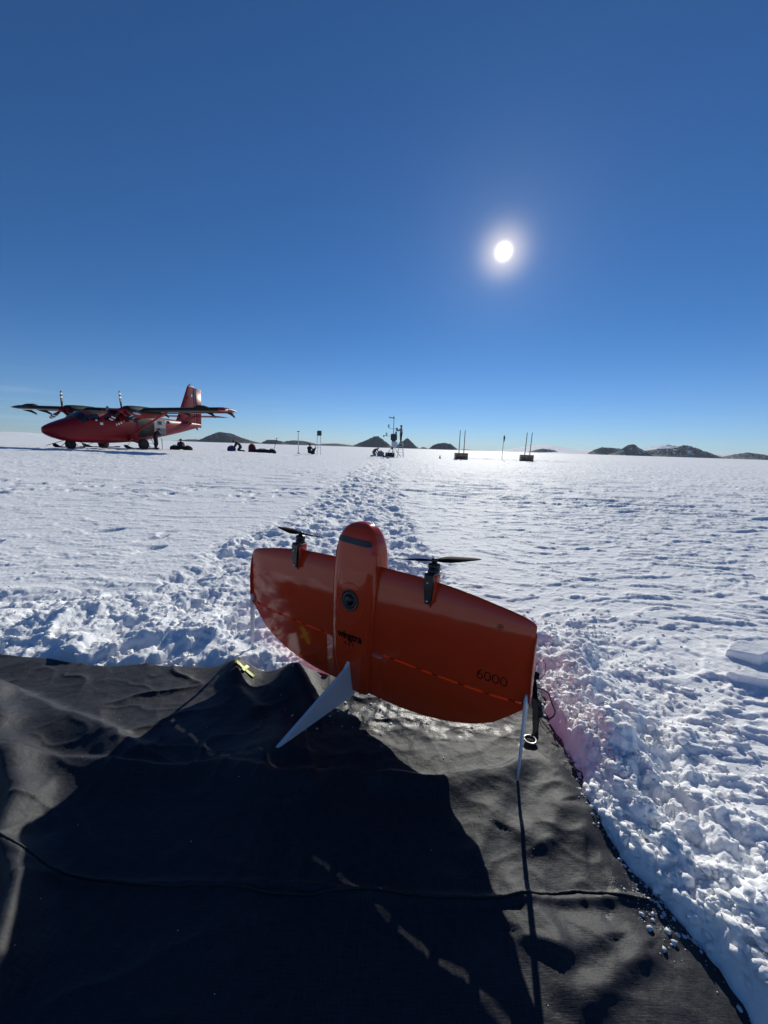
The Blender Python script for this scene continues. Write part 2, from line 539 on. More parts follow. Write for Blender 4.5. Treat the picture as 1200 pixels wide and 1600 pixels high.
def snow_material(name='snow', grain=True):
    m = bpy.data.materials.new(name); m.use_nodes = True
    t = m.node_tree; b = t.nodes['Principled BSDF']
    b.inputs['Roughness'].default_value = .7
    b.inputs['Subsurface Weight'].default_value = .25
    b.inputs['Subsurface Radius'].default_value = (1.0, .95, .9)
    b.inputs['Subsurface Scale'].default_value = .02
    b.inputs['Specular IOR Level'].default_value = .09
    b.inputs['IOR'].default_value = 1.31
    tcn = t.nodes.new('ShaderNodeTexCoord')
    n = t.nodes.new('ShaderNodeTexNoise'); n.inputs['Scale'].default_value = .6; n.inputs['Detail'].default_value = 8
    t.links.new(tcn.outputs['Object'], n.inputs['Vector'])
    mx = t.nodes.new('ShaderNodeMix'); mx.data_type = 'RGBA'
    mx.inputs[6].default_value = (.87, .88, .89, 1); mx.inputs[7].default_value = (.94, .945, .95, 1)
    t.links.new(n.outputs[0], mx.inputs[0]); t.links.new(mx.outputs[2], b.inputs['Base Color'])
    n2 = t.nodes.new('ShaderNodeTexNoise'); n2.inputs['Scale'].default_value = 170; n2.inputs['Detail'].default_value = 3
    n3 = t.nodes.new('ShaderNodeTexNoise'); n3.inputs['Scale'].default_value = 28; n3.inputs['Detail'].default_value = 4
    for q in (n2, n3): t.links.new(tcn.outputs['Object'], q.inputs['Vector'])
    b1 = t.nodes.new('ShaderNodeBump'); b1.inputs['Strength'].default_value = .6; b1.inputs['Distance'].default_value = .004
    b2 = t.nodes.new('ShaderNodeBump'); b2.inputs['Strength'].default_value = .5; b2.inputs['Distance'].default_value = .014
    t.links.new(n2.outputs[0], b1.inputs['Height']); t.links.new(n3.outputs[0], b2.inputs['Height'])
    t.links.new(b1.outputs[0], b2.inputs['Normal']); t.links.new(b2.outputs[0], b.inputs['Normal'])
    return m
SNOW = snow_material()
sg = build_snow(); sg.data.materials.append(SNOW)
tag(sg, kind='structure')

# loose crumbs of snow thrown over the trodden band
def crumb_field(name, spots, material, label, cat, subd=1):
    import bmesh
    bm = bmesh.new(); bmesh.ops.create_icosphere(bm, subdivisions=subd, radius=1)
    V = np.array([v.co[:] for v in bm.verts]); T = np.array([[v.index for v in f.verts] for f in bm.faces]); bm.free()
    nv = len(V); allv = []; allf = []
    for k, (x, y, z, r) in enumerate(spots):
        g = np.random.RandomState(k)
        s = V * (1 + .42 * (g.rand(nv, 1) - .5) * 2) * np.array([r * g.uniform(.75, 1.3), r * g.uniform(.75, 1.3), r * g.uniform(.5, .95)])
        a = g.rand() * 6.28; c, q = math.cos(a), math.sin(a)
        s = np.stack([s[:, 0] * c - s[:, 1] * q, s[:, 0] * q + s[:, 1] * c, s[:, 2]], 1) + [x, y, z]
        allv.append(s); allf.append(T + k * nv)
    co = np.concatenate(allv); F = np.concatenate(allf)
    me = bpy.data.meshes.new(name); me.from_pydata(co.tolist(), [], F.tolist())
    me.polygons.foreach_set('use_smooth', np.ones(len(F), bool)); me.materials.append(material)
    o = bpy.data.objects.new(name, me); COL.objects.link(o)
    tag(o, label, cat, kind='stuff')
    return o
g = np.random.RandomState(3)
P = []
while len(P) < 2600:
    u = g.rand()
    if u < .45:
        x = g.uniform(.64, 1.55); y = g.uniform(.35, 2.2)
    elif u < .9:
        x = g.uniform(-2.6, .7); y = g.uniform(1.47, 2.7)
    else:
        x = g.uniform(-1.3, .45); y = g.uniform(2.4, 6)
    sd = float(tarp_sd(np.array([x]), np.array([y]))[0])
    if sd < .01: continue
    if sd > .62 and u < .9 and g.rand() < .85: continue
    P.append((x, y, .003 + .013 * g.rand() ** 4))
while len(P) < 3700:
    y = g.uniform(.3, 1.45); x = float(edge_r(np.array([y]))[0]) + g.uniform(-.005, .13)
    P.append((x, y, .003 + .012 * g.rand() ** 2.5))
P = np.array(P); zz = snow_z(P[:, 0].copy(), P[:, 1].copy())
crumb_field('snow_crumbs', [(a, b, c + r * .35, r) for (a, b, r), c in zip(P, zz)], SNOW, 'loose crumbs of white snow kicked up round the black tarpaulin', 'snow crumbs')

# broken crust slabs lying on the smooth snow to the right
def slab(name, x, y, w, d, h, rz, label, seed):
    g = np.random.RandomState(seed); n = 8
    ang_ = np.sort(np.linspace(0, 2 * math.pi, n, endpoint=False) + g.uniform(-.15, .15, n))
    out = [(math.cos(a) * w / 2 * g.uniform(.62, 1.15), math.sin(a) * d / 2 * g.uniform(.62, 1.15)) for a in ang_]
    mb = MB()
    rings = []
    for k, zf in ((1.0, -.5), (1.03, .3), (1.0, .85), (.93, 1.0)):
        rings.append([(px * k, py * k, h * (zf + .12 * math.sin(3 * px / w + seed)) ) for px, py in out])
    mb.loft(rings, smooth=False)
    o = mb.build(name, SNOW)
    z0 = _pt(snow_z, (x, y))
    o.location = (x, y, z0); o.rotation_euler = (RAD(4), RAD(-3), rz)
    tag(o, label, 'snow block', 'broken slabs of wind crust')
    bv = o.modifiers.new('bevel', 'BEVEL'); bv.width = .004; bv.segments = 2
    return o
slab('snow_slab', 1.76, 1.71, .26, .12, .05, .1, 'flat broken slab of snow crust near the right picture edge', 1)
slab('snow_slab', 1.62, 1.50, .22, .08, .035, -.3, 'thin snow slab just nearer than the flat broken slab on the right', 2)

# ------------------------------------------------------------------ tarpaulin
def tarp_material():
    m = bpy.data.materials.new('black_tarp_fabric'); m.use_nodes = True
    t = m.node_tree; b = t.nodes['Principled BSDF']
    L = t.links.new
    tcn = t.nodes.new('ShaderNodeTexCoord')
    def noise(scale, det=5, vec=None, rough=.5):
        n = t.nodes.new('ShaderNodeTexNoise'); n.inputs['Scale'].default_value = scale; n.inputs['Detail'].default_value = det
        n.inputs['Roughness'].default_value = rough
        L(vec or tcn.outputs['Object'], n.inputs['Vector']); return n
    dust = noise(3.5, 8, rough=.65)
    mx = t.nodes.new('ShaderNodeMix'); mx.data_type = 'RGBA'
    mx.inputs[6].default_value = (.011, .0122, .0165, 1); mx.inputs[7].default_value = (.023, .0255, .034, 1)
    L(dust.outputs[0], mx.inputs[0]); L(mx.outputs[2], b.inputs['Base Color'])
    # wet patches: irregular, darker and glossy, mostly behind the tail and along the right edge
    mp = t.nodes.new('ShaderNodeMapping'); mp.vector_type = 'POINT'
    mp.inputs['Scale'].default_value = (1.4, .8, 1); L(tcn.outputs['Object'], mp.inputs['Vector'])
    wet = noise(5.0, 6, mp.outputs[0], .6)
    sp = t.nodes.new('ShaderNodeSeparateXYZ'); L(tcn.outputs['Object'], sp.inputs[0])
    def mth(op, a, bb, clamp=False):
        n = t.nodes.new('ShaderNodeMath'); n.operation = op; n.use_clamp = clamp
        for i, v in enumerate((a, bb)):
            if v is None: continue
            if isinstance(v, (int, float)): n.inputs[i].default_value = v
            else: L(v, n.inputs[i])
        return n.outputs[0]
    def blob(cx, cy, sx, sy):
        a = mth('DIVIDE', mth('SUBTRACT', sp.outputs[0], cx), sx); c = mth('DIVIDE', mth('SUBTRACT', sp.outputs[1], cy), sy)
        return mth('EXPONENT', mth('MULTIPLY', mth('ADD', mth('MULTIPLY', a, a), mth('MULTIPLY', c, c)), -1.0), None)
    area = mth('ADD', mth('ADD', blob(.12, 1.25, .30, .13), blob(.64, .95, .07, .45)), blob(.60, .68, .14, .07))
    w = mth('ADD', mth('MULTIPLY', area, .34), wet.outputs[0])
    mr = t.nodes.new('ShaderNodeMapRange'); mr.interpolation_type = 'SMOOTHSTEP'
    mr.inputs[1].default_value = .66; mr.inputs[2].default_value = .74; L(w, mr.inputs[0])
    rr = t.nodes.new('ShaderNodeMapRange'); rr.inputs[3].default_value = .58; rr.inputs[4].default_value = .33
    L(mr.outputs[0], rr.inputs[0]); L(rr.outputs[0], b.inputs['Roughness'])
    b.inputs['Specular IOR Level'].default_value = .27
    b.inputs['Sheen Weight'].default_value = .05; b.inputs['Sheen Roughness'].default_value = .5
    # thread-scale streaks of wear along warp and weft
    def thread(sx, sy):
        mp_ = t.nodes.new('ShaderNodeMapping'); mp_.inputs['Scale'].default_value = (sx, sy, 1); L(tcn.outputs['Object'], mp_.inputs['Vector'])
        return noise(1.0, 3, mp_.outputs[0], .7).outputs[0]
    th_ = mth('MULTIPLY', mth('ADD', thread(420, 28), thread(28, 420)), .5)
    tr = t.nodes.new('ShaderNodeMapRange'); tr.inputs[1].default_value = .36; tr.inputs[2].default_value = .64; tr.inputs[3].default_value = .45; tr.inputs[4].default_value = 1.7
    L(th_, tr.inputs[0])
    cm = t.nodes.new('ShaderNodeMix'); cm.data_type = 'RGBA'; cm.blend_type = 'MULTIPLY'; cm.inputs[0].default_value = 1
    L(mx.outputs[2], cm.inputs[6]); L(tr.outputs[0], cm.inputs[7]); L(cm.outputs[2], b.inputs['Base Color'])
    b0 = t.nodes.new('ShaderNodeBump'); b0.inputs['Strength'].default_value = .35; b0.inputs['Distance'].default_value = .003; L(th_, b0.inputs['Height'])
    # woven threads
    def wave(ax):
        n = t.nodes.new('ShaderNodeTexWave'); n.bands_direction = ax; n.inputs['Scale'].default_value = 190; n.inputs['Distortion'].default_value = 4; n.inputs['Detail'].default_value = 2
        L(tcn.outputs['Object'], n.inputs['Vector']); return n
    wv = mth('ADD', wave('X').outputs[1], wave('Y').outputs[1])
    b1 = t.nodes.new('ShaderNodeBump'); b1.inputs['Strength'].default_value = .12; b1.inputs['Distance'].default_value = .001
    L(wv, b1.inputs['Height']); L(b0.outputs[0], b1.inputs['Normal'])
    nn = noise(90, 3); b2 = t.nodes.new('ShaderNodeBump'); b2.inputs['Strength'].default_value = .3; b2.inputs['Distance'].default_value = .004
    L(nn.outputs[0], b2.inputs['Height']); L(b1.outputs[0], b2.inputs['Normal']); L(b2.outputs[0], b.inputs['Normal'])
    return m
TARPM = tarp_material()
tarp = empty('tarpaulin', (0, 0, 0))
tag(tarp, 'black woven tarpaulin spread on the snow under the orange drone', 'tarpaulin')
def build_tarp():
    nx, ny = 430, 400
    u = np.linspace(0, 1, nx); 
    v = np.concatenate([np.linspace(0, .48, 60, endpoint=False), np.linspace(.48, 1, ny - 60)])
    uu, vv = np.meshgrid(u, v, indexing='xy')
    y0 = TY0 + vv * (1.49 - TY0)
    xr = edge_r(y0); x = TX0 + uu * (xr - TX0)
    y = TY0 + vv * (edge_b(x) - TY0)
    co = np.stack([x, y, tarp_z(x.ravel(), y.ravel()).reshape(x.shape)], -1).reshape(-1, 3)
    i = np.arange(ny - 1)[:, None]; j = np.arange(nx - 1)[None, :]; a = i * nx + j
    F = np.stack([a, a + 1, a + nx + 1, a + nx], -1).reshape(-1, 4).tolist()
    # hem: the edge has thickness
    b = [k for k in range(nx)] + [k * nx + nx - 1 for k in range(1, ny)] + [(ny - 1) * nx + k for k in range(nx - 2, -1, -1)] + [k * nx for k in range(ny - 2, 0, -1)]
    k0 = len(co); low = co[b].copy(); low[:, 2] -= .006
    co = np.concatenate([co, low]); nb = len(b)
    F += [[b[q], k0 + q, k0 + (q + 1) % nb, b[(q + 1) % nb]] for q in range(nb)]
    me = bpy.data.meshes.new('sheet'); me.from_pydata(co.tolist(), [], F)
    me.polygons.foreach_set('use_smooth', [True] * len(F)); me.materials.append(TARPM)
    o = bpy.data.objects.new('sheet', me); COL.objects.link(o); o.parent = tarp
build_tarp()
def tz(x, y): return _pt(tarp_z, (x, y))
def drape(pl, r, name, m, parent, off=0.0, step=.012, wig=0.0, flat=None):
    pts = []
    for (ax, ay), (bx, by) in zip(pl[:-1], pl[1:]):
        n = max(2, int(math.hypot(bx - ax, by - ay) / step))
        for k in range(n):
            t = k / n; pts.append((ax + (bx - ax) * t, ay + (by - ay) * t))
    pts.append(pl[-1])
    X = np.array([p[0] for p in pts]); Y = np.array([p[1] for p in pts])
    if wig: Y = Y + wig * perlin(X * 6, X * 0 + .5, 7)
    Z = tarp_z(X, Y) + off
    mb = MB()
    if flat is None:
        mb.tube(list(zip(X, Y, Z)), r, 6)
    else:
        rings = []
        for i in range(len(X)):
            i0, i1 = max(0, i - 1), min(len(X) - 1, i + 1)
            dx, dy = X[i1] - X[i0], Y[i1] - Y[i0]; L = math.hypot(dx, dy); nx_, ny_ = -dy / L * flat / 2, dx / L * flat / 2
            zl = tz(X[i] + nx_, Y[i] + ny_) + off; zr = tz(X[i] - nx_, Y[i] - ny_) + off
            rings.append([(X[i] + nx_, Y[i] + ny_, zl - r), (X[i] + nx_, Y[i] + ny_, zl + r), (X[i] - nx_, Y[i] - ny_, zr + r), (X[i] - nx_, Y[i] - ny_, zr - r)])
        mb.loft(rings, smooth=False)
    return mb.build(name, m, parent)
HEM = mat('hem_cord_black', (.012, .012, .014), .6, bump=.4, bscale=300)
drape([(-1.0, .80), (-.858, .738), (-.70, .70), (-.526, .683), (-.2, .676), (.1, .678), (.303, .682), (.44, .690), (.60, .684)], .0024, 'seam_cord', HEM, tarp, .002, wig=.012)
TAPE = mat('yellow_tape', (.62, .70, .05), .45, var=.15, scale=60)
drape([(-.592, 1.458), (-.508, 1.434)], .0012, 'tape_strip', TAPE, tarp, .0025, flat=.013)
drape([(-.553, 1.432), (-.544, 1.468)], .0012, 'tape_strip', TAPE, tarp, .0052, flat=.013)
# eyelet at the far right corner
BR = mat('eyelet_metal', (.30, .29, .27), .35, metal=.9)
eyelet = MB()
rings = []
ex, ey = .509, 1.135
for k in range(24):
    a = 2 * math.pi * k / 24
    ring = []
    for q in range(6):
        w_ = 2 * math.pi * q / 6
        rr = .019 + .004 * math.cos(w_)
        ring.append((ex + rr * math.cos(a), ey + rr * math.sin(a), tz(ex, ey) + .008 + .003 * math.sin(w_)))
    rings.append(ring)
rings.append(rings[0]); eyelet.loft(rings, cap0=False, cap1=False); eyelet.build('eyelet', BR, tarp)
plug = MB(); plug.lathe((ex, ey, tz(ex, ey) + .004), [(.0, 0), (.0165, 0), (.0165, .0025), (0, .0025)], n=20); plug.build('eyelet_hole', mat('hole_black', (.004, .004, .005), .9), tarp)
# black webbing strap from the eyelet over the edge to a peg in the snow, with a loop of cord
STRAPM = mat('webbing_black', (.006, .008, .013), .9, spec=.05, bump=.5, bscale=400)
strap = empty('guy_strap', (.54, 1.2, 0)); tag(strap, 'black webbing strap running from the tarpaulin eyelet past the right wingtip', 'strap')
mb = MB()
sp_ = [(.520, 1.148), (.540, 1.172), (.562, 1.23), (.600, 1.33), (.636, 1.44)]
rings = []
for i, (x, y) in enumerate(sp_):
    hw = (.004, .009, .010, .010, .009)[i]
    z = tz(x, y) + (.006, .008, .010, .012, .02)[i]
    rings.append([(x - hw - .54, y - 1.2, z), (x - hw - .54, y - 1.2, z + .003), (x + hw - .54, y - 1.2, z + .004), (x + hw - .54, y - 1.2, z + .001)])
mb.loft(rings, smooth=False); mb.build('webbing', STRAPM, strap)
mb = MB()
c0 = Vector((.60 - .54, .10, .02)); lp = []
for k in range(15):
    a = -1.4 + k * .2
    lp.append((c0.x + .04 * math.cos(a) + .005 * math.sin(5 * a), c0.y + .09 * math.sin(a), .035 + .02 * math.cos(a * 1.3)))
mb.tube(lp, .0022, 6); mb.build('cord_loop', STRAPM, strap)
mb = MB(); mb.tube([(.09, .235, .05), (.10, .245, .095), (.12, .255, .12), (.14, .25, .10), (.135, .235, .06), (.11, .23, .04)], .0016, 5)
mb.build('red_cord', mat('red_cord', (.35, .03, .02), .6), strap)
mb = MB(); mb.box((.094, .235, .055), (.036, .02, .03), bev=.005); mb.build('buckle', STRAPM, strap)
# bits of ice and slush on the wet tarpaulin
g = np.random.RandomState(9); Q = []
while len(Q) < 700:
    u = g.rand()
    if u < .22: x, y = g.normal(.12, .17), g.normal(1.27, .09)
    elif u < .8: y = g.uniform(.45, 1.40); x = float(edge_r(np.array([y]))[0]) - abs(g.normal(0, .014))
    elif u < .93: x, y = g.normal(.60, .03), g.normal(.665, .04)
    else: x, y = g.uniform(-1.5, .6), g.uniform(.5, 1.45)
    if x > float(edge_r(np.array([y]))[0]) or y > 1.45: continue
    Q.append((x, y, .0010 + .0045 * g.rand() ** 5 * (1 if u < .93 else .3)))
Q = np.array(Q); qz = tarp_z(Q[:, 0].copy(), Q[:, 1].copy())
ICE = mat('slush_ice', (.62, .65, .70), .4, spec=.4, var=.1)
crumb_field('ice_bits', [(a, b, c + r * .3, r) for (a, b, r), c in zip(Q, qz)], ICE, 'small bits of ice and slush lying on the wet black tarpaulin', 'ice')
# ------------------------------------------------------------------ tail-sitter drone (local: x span, z towards the nose, -y belly)
drone = empty('drone', (0, 0, 0))
tag(drone, 'glossy orange tail-sitting wing drone standing nose up on the black tarpaulin', 'drone')
M3 = Matrix(((0.8187, 0.5731, 0.0227), (-0.5731, 0.8174, 0.0543), (0.0117, -0.0575, 0.9983)))
drone.matrix_world = Matrix.Translation((-0.092, 1.322, 0.012)) @ M3.to_4x4()
def orange_paint():
    m = bpy.data.materials.new('orange_paint'); m.use_nodes = True
    t = m.node_tree; b = t.nodes['Principled BSDF']; L = t.links.new
    tcn = t.nodes.new('ShaderNodeTexCoord')
    n = t.nodes.new('ShaderNodeTexNoise'); n.inputs['Scale'].default_value = 14; n.inputs['Detail'].default_value = 8
    L(tcn.outputs['Object'], n.inputs['Vector'])
    mx = t.nodes.new('ShaderNodeMix'); mx.data_type = 'RGBA'
    mx.inputs[6].default_value = (.50, .040, .010, 1); mx.inputs[7].default_value = (.55, .046, .012, 1)
    L(n.outputs[0], mx.inputs[0]); L(mx.outputs[2], b.inputs['Base Color'])
    rr = t.nodes.new('ShaderNodeMapRange'); rr.inputs[3].default_value = .05; rr.inputs[4].default_value = .14
    L(n.outputs[0], rr.inputs[0]); L(rr.outputs[0], b.inputs['Roughness'])
    b.inputs['Specular IOR Level'].default_value = .42
    n2 = t.nodes.new('ShaderNodeTexNoise'); n2.inputs['Scale'].default_value = 9; n2.inputs['Detail'].default_value = 3
    L(tcn.outputs['Object'], n2.inputs['Vector'])
    bp = t.nodes.new('ShaderNodeBump'); bp.inputs['Strength'].default_value = .10; bp.inputs['Distance'].default_value = .004
    L(n2.outputs[0], bp.inputs['Height']); L(bp.outputs[0], b.inputs['Normal'])
    return m
OR = orange_paint()
DBLK = mat('drone_black', (.012, .012, .014), .38, bump=.15, bscale=200)
DWHT = mat('fin_white', (.62, .64, .66), .45, var=.05)
SCREW = mat('screw_steel', (.6, .6, .6), .3, metal=1.0)
LEX = [.05, .14, .24, .35, .45, .52, .57, .60, .617, .625]; LEZ = [.526, .525, .523, .516, .504, .492, .484, .476, .469, .461]
TEX = [.05, .09, .20, .30, .39, .47, .53, .58, .61, .625]; TEZ = [.046, .047, .050, .060, .080, .107, .140, .185, .214, .226]
HZ = .229
def wing_half(sg):
    st = list(np.linspace(.06, .58, 22)) + [.595, .605, .612, .618, .622, .625]
    un = [0, .004, .012, .03, .06, .1, .16, .24, .34, .46, .56]
    def prof(u, t):   # symmetric thickness
        return 5 * t * (.2969 * math.sqrt(u) - .126 * u - .3516 * u * u + .2843 * u ** 3 - .1036 * u ** 4)
    rings = []; er = []; SL = math.tan(RAD(21)); GAP = .0030
    for x in st:
        le = float(np.interp(x, LEX, LEZ)); te = float(np.interp(x, TEX, TEZ)); te = min(te, HZ - .012)
        c = .48 * (le - .0) / .525 - .0
        c = le - float(np.interp(x, TEX, TEZ)) ; c0 = max(c, .18)
        t = .088 * (1 if x < .55 else 1 - .55 * ((x - .55) / .075) ** 2)
        cam_ = lambda u: -.012 * math.sin(math.pi * min(1, u)) * c0 / .45   # camber to the belly side
        uh = (le - HZ) / c0
        us = [q * uh / .56 for q in un]
        fr = [(x * sg, cam_(u) * .4 - prof(u, t) * c0, le - u * c0) for u in us]
        bk = [(x * sg, cam_(u) * .4 + prof(u, t) * c0, le - u * c0) for u in us]
        # rear face of the main wing follows the sun-side slant
        fr[-1] = (fr[-1][0], fr[-1][1], HZ + GAP + fr[-1][1] * SL)
        bk[-1] = (bk[-1][0], bk[-1][1], HZ + GAP + bk[-1][1] * SL)
        rings.append(fr + bk[:0:-1])
        if .118 <= x <= .6225:
            yf, yb = fr[-1][1], bk[-1][1]
            k = (HZ - te)
            ring = []
            for q in (0, .15, .4, .7, .93, 1):
                w = 1 - q * .93
                ring.append((x * sg, yf * w, HZ - GAP - k * q + yf * SL * (1 - q)))
            for q in (1, .93, .7, .4, .15, 0):
                w = 1 - q * .93
                ring.append((x * sg, yb * w, HZ - GAP - k * q + yb * SL * (1 - q)))
            er.append(ring)
    w = MB().loft(rings).build('wing_panel', OR, drone)
    e = MB().loft(er).build('elevon', OR, drone)
    for o in (w, e):
        o.data.set_sharp_from_angle(angle=RAD(40))
    # fixed root piece between fuselage and elevon
    rr_ = []
    for k, x in enumerate((.055, .085, abs(er[0][0][0]) - .0012)):
        src = er[0]
        rr_.append([(x * sg, p[1], p[2]) for p in src])
    MB().loft(rr_).build('wing_root', OR, drone)
    # hinges bridge the gap
    for hx in (.165, .27, .33, .42, .50, .575, .612):
        MB().box((hx * sg, 0, HZ), (.014, .022, .010), rot=Matrix.Rotation(RAD(20), 3, 'X')).build('hinge', OR, e)
    # thin winglet leg below the tip
    lx = .617 * sg
    rg = []
    for z, hy, hx in ((.262, .010, .004), (.242, .0145, .0060), (.20, .0135, .0055), (.12, .0105, .0047), (.04, .0075, .004), (.0, .006, .0035)):
        xx = lx - (.262 - z) * .006 * sg
        rg.append([(xx + hx * math.cos(a), hy * math.sin(a) - .004, z) for a in [2 * math.pi * q / 12 for q in range(12)]])
    MB().loft(rg).build('winglet_leg', DWHT, drone)
    tb = MB(); rg = []
    for z, hy in ((.44, .006), (.40, .014), (.34, .017), (.26, .013), (.236, .010)):
        rg.append([((.6262 + .002 * math.cos(a)) * sg, hy * math.sin(a), z) for a in [2 * math.pi * q / 10 for q in range(10)]])
    tb.loft(rg).build('tip_cap', OR, drone)
    # motor pylon
    mx_ = .305 * sg
    rg = []
    for z, hx, y0, y1 in ((.432, .003, -.020, .004), (.448, .007, -.026, .006), (.47, .012, -.031, .010), (.50, .0145, -.033, .016), (.535, .015, -.028, .018), (.545, .016, -.026, .016)):
        rg.append([(mx_ + hx * (abs(math.cos(a)) ** .6) * (1 if math.cos(a) > 0 else -1), (y0 + y1) / 2 + (y1 - y0) / 2 * (abs(math.sin(a)) ** .6) * (1 if math.sin(a) > 0 else -1), z) for a in [2 * math.pi * q / 20 for q in range(20)]])
    py = MB().loft(rg).build('motor_pylon', OR, drone)
    br = MB().loft([[(mx_ - .013, -.028, .452), (mx_ + .008, -.030, .452), (mx_ + .008, -.038, .452), (mx_ - .013, -.036, .452)],
                    [(mx_ - .018, -.024, .505), (mx_ + .012, -.026, .505), (mx_ + .012, -.041, .505), (mx_ - .018, -.040, .505)],
                    [(mx_ - .018, -.034, .545), (mx_ + .014, -.036, .545), (mx_ + .014, -.041, .545), (mx_ - .018, -.040, .545)],
                    [(mx_ - .018, .012, .552), (mx_ + .016, .012, .552), (mx_ + .016, -.036, .552), (mx_ - .018, -.036, .552)]], smooth=False).build('motor_bracket', DBLK, drone)
    for zz_ in (.462, .522):
        MB().lathe((mx_ - .004, -.0425 + (.003 if zz_ < .5 else 0), zz_), [(.0, -.001), (.0036, -.001), (.0036, .003), (0, .003)], 'Y', 12).build('screw', SCREW, br)
    mo = MB().lathe((mx_, -.012, .550), [(.0, 0), (.017, 0), (.019, .003), (.019, .011), (.0165, .012), (.0165, .014), (.0195, .015), (.0195, .026), (.016, .031), (.006, .032), (.006, .043), (0, .043)], n=24).build('motor', DBLK, drone)
    pr = empty('propeller', (mx_, -.012, .589)); pr.parent = drone
    pr.rotation_euler = (0, 0, RAD(46 if sg > 0 else -5))
    MB().lathe((0, 0, 0), [(0, -.005), (.010, -.005), (.0105, .004), (.006, .008), (0, .009)], n=16).build('hub', DBLK, pr)
    for s2 in (1, -1):
        rg = []
        for r_, ch, tw0 in ((.008, .012, 34), (.025, .022, 34), (.05, .031, 29), (.08, .029, 24), (.11, .024, 19), (.135, .018, 16), (.152, .011, 14), (.158, .003, 14)):
            tw = tw0 * sg; c_, s_ = math.cos(RAD(tw)), math.sin(RAD(tw))
            pts = [(-.45, 0), (-.2, .045), (.15, .05), (.55, 0), (.15, -.03), (-.2, -.03)]
            rg.append([(r_ * s2, (u * ch * c_ - w_ * ch * s_) * s2, u * ch * s_ + w_ * ch * c_ + r_ * .035) for u, w_ in pts])
        MB().loft(rg).build('blade', mat('prop_black', (.006, .006, .007), .8, spec=.08, var=.2), pr)
wing_half(1); wing_half(-1)
# fuselage
FZ = [.034, .045, .09, .14, .20, .27, .35, .43, .51, .565, .605, .635, .655, .667, .673, .675]
FW = [.066, .070, .076, .082, .088, .093, .097, .099, .098, .094, .086, .074, .058, .038, .018, .003]
FF = [-.015, -.020, -.030, -.040, -.048, -.053, -.054, -.054, -.053, -.050, -.046, -.039, -.030, -.017, -.004, .008]
FB = [.020, .028, .040, .050, .058, .064, .068, .070, .069, .066, .060, .052, .043, .033, .024, .014]
def fus_ring(z, inf=0.0, n=48):
    w = float(np.interp(z, FZ, FW)) + inf; f = float(np.interp(z, FZ, FF)) - inf; b = float(np.interp(z, FZ, FB)) + inf
    out = []
    for q in range(n):
        a = 2 * math.pi * q / n; c, s = math.cos(a), math.sin(a)
        p = .55
        X = w * abs(c) ** p * (1 if c > 0 else -1)
        ex_ = .5
        Y = (b if s > 0 else -f) * abs(s) ** ex_ * (1 if s > 0 else -1)
        out.append((X, Y, z))
    return out
zs = sorted(set(FZ + list(np.linspace(.05, .66, 40))))
fus = MB().loft([fus_ring(z) for z in zs]).build('fuselage', OR, drone)
sub = fus.modifiers.new('smooth', 'SUBSURF'); sub.levels = 1; sub.render_levels = 1
def fus_front(x, z):
    w = float(np.interp(z, FZ, FW)); f = float(np.interp(z, FZ, FF))
    c = min(1, abs(x) / w) ** (1 / .55)
    s = math.sqrt(max(0, 1 - c * c))
    return f * s ** .5
# black slot across the nose
rg = []
for x in np.linspace(-.074, .076, 25):
    zc = .608 - .004 * (x / .075)
    hh = .0100 if abs(x) < .068 else .0075
    rg.append([(x, fus_front(x, zc - hh) + .002, zc - hh), (x, fus_front(x, zc - hh) - .0035, zc - hh), (x, fus_front(x, zc + hh) - .0035, zc + hh), (x, fus_front(x, zc + hh) + .002, zc + hh)])
MB().loft(rg, smooth=False).build('nose_slot', mat('slot_dark', (.012, .014, .022), .35), drone)
# side seam lines of the belly cover
for sx in (-1, 1):
    pts = [(sx * (float(np.interp(z, FZ, FW)) * .90), fus_front(sx * float(np.interp(z, FZ, FW)) * .90, z) - .0004, z) for z in np.linspace(.06, .585, 40)]
    MB().tube(pts, .0011, 5).build('cover_seam', OR, drone)
# camera port: raised oval cover ring and dark lens
def ringpath(cx, cz, rx, rz, r, n=48):
    rings = []
    for k in range(n + 1):
        a = 2 * math.pi * k / n
        cxk, czk = cx + rx * math.cos(a), cz + rz * math.sin(a)
        yk = fus_front(cxk, czk)
        rings.append([(cx + (rx + r * math.cos(q)) * math.cos(a), yk + r * math.sin(q), cz + (rz + r * math.cos(q)) * math.sin(a)) for q in [2 * math.pi * j / 6 for j in range(6)]])
    return rings
MB().loft(ringpath(0.002, .392, .062, .066, .0014), cap0=False, cap1=False).build('port_ring', OR, drone)
lens = MB().lathe((0.002, fus_front(0, .395) - .0015, .395), [(0, .0), (.0385, .0), (.0385, -.002), (.036, -.003), (.034, -.001), (.026, -.001), (.0255, -.002), (.023, -.002), (.0225, -.001), (0, -.001)], 'Y', 36).build('lens_barrel', DBLK, drone)
gl = MB().lathe((0.002, fus_front(0, .395) - .002, .395), [(0.0, -.0045), (.006, -.0042), (.012, -.0032), (.017, -.0014), (.0195, .0)], 'Y', 28).build('lens_glass', mat('lens_glass', (.004, .005, .008), .22, spec=.25), lens)
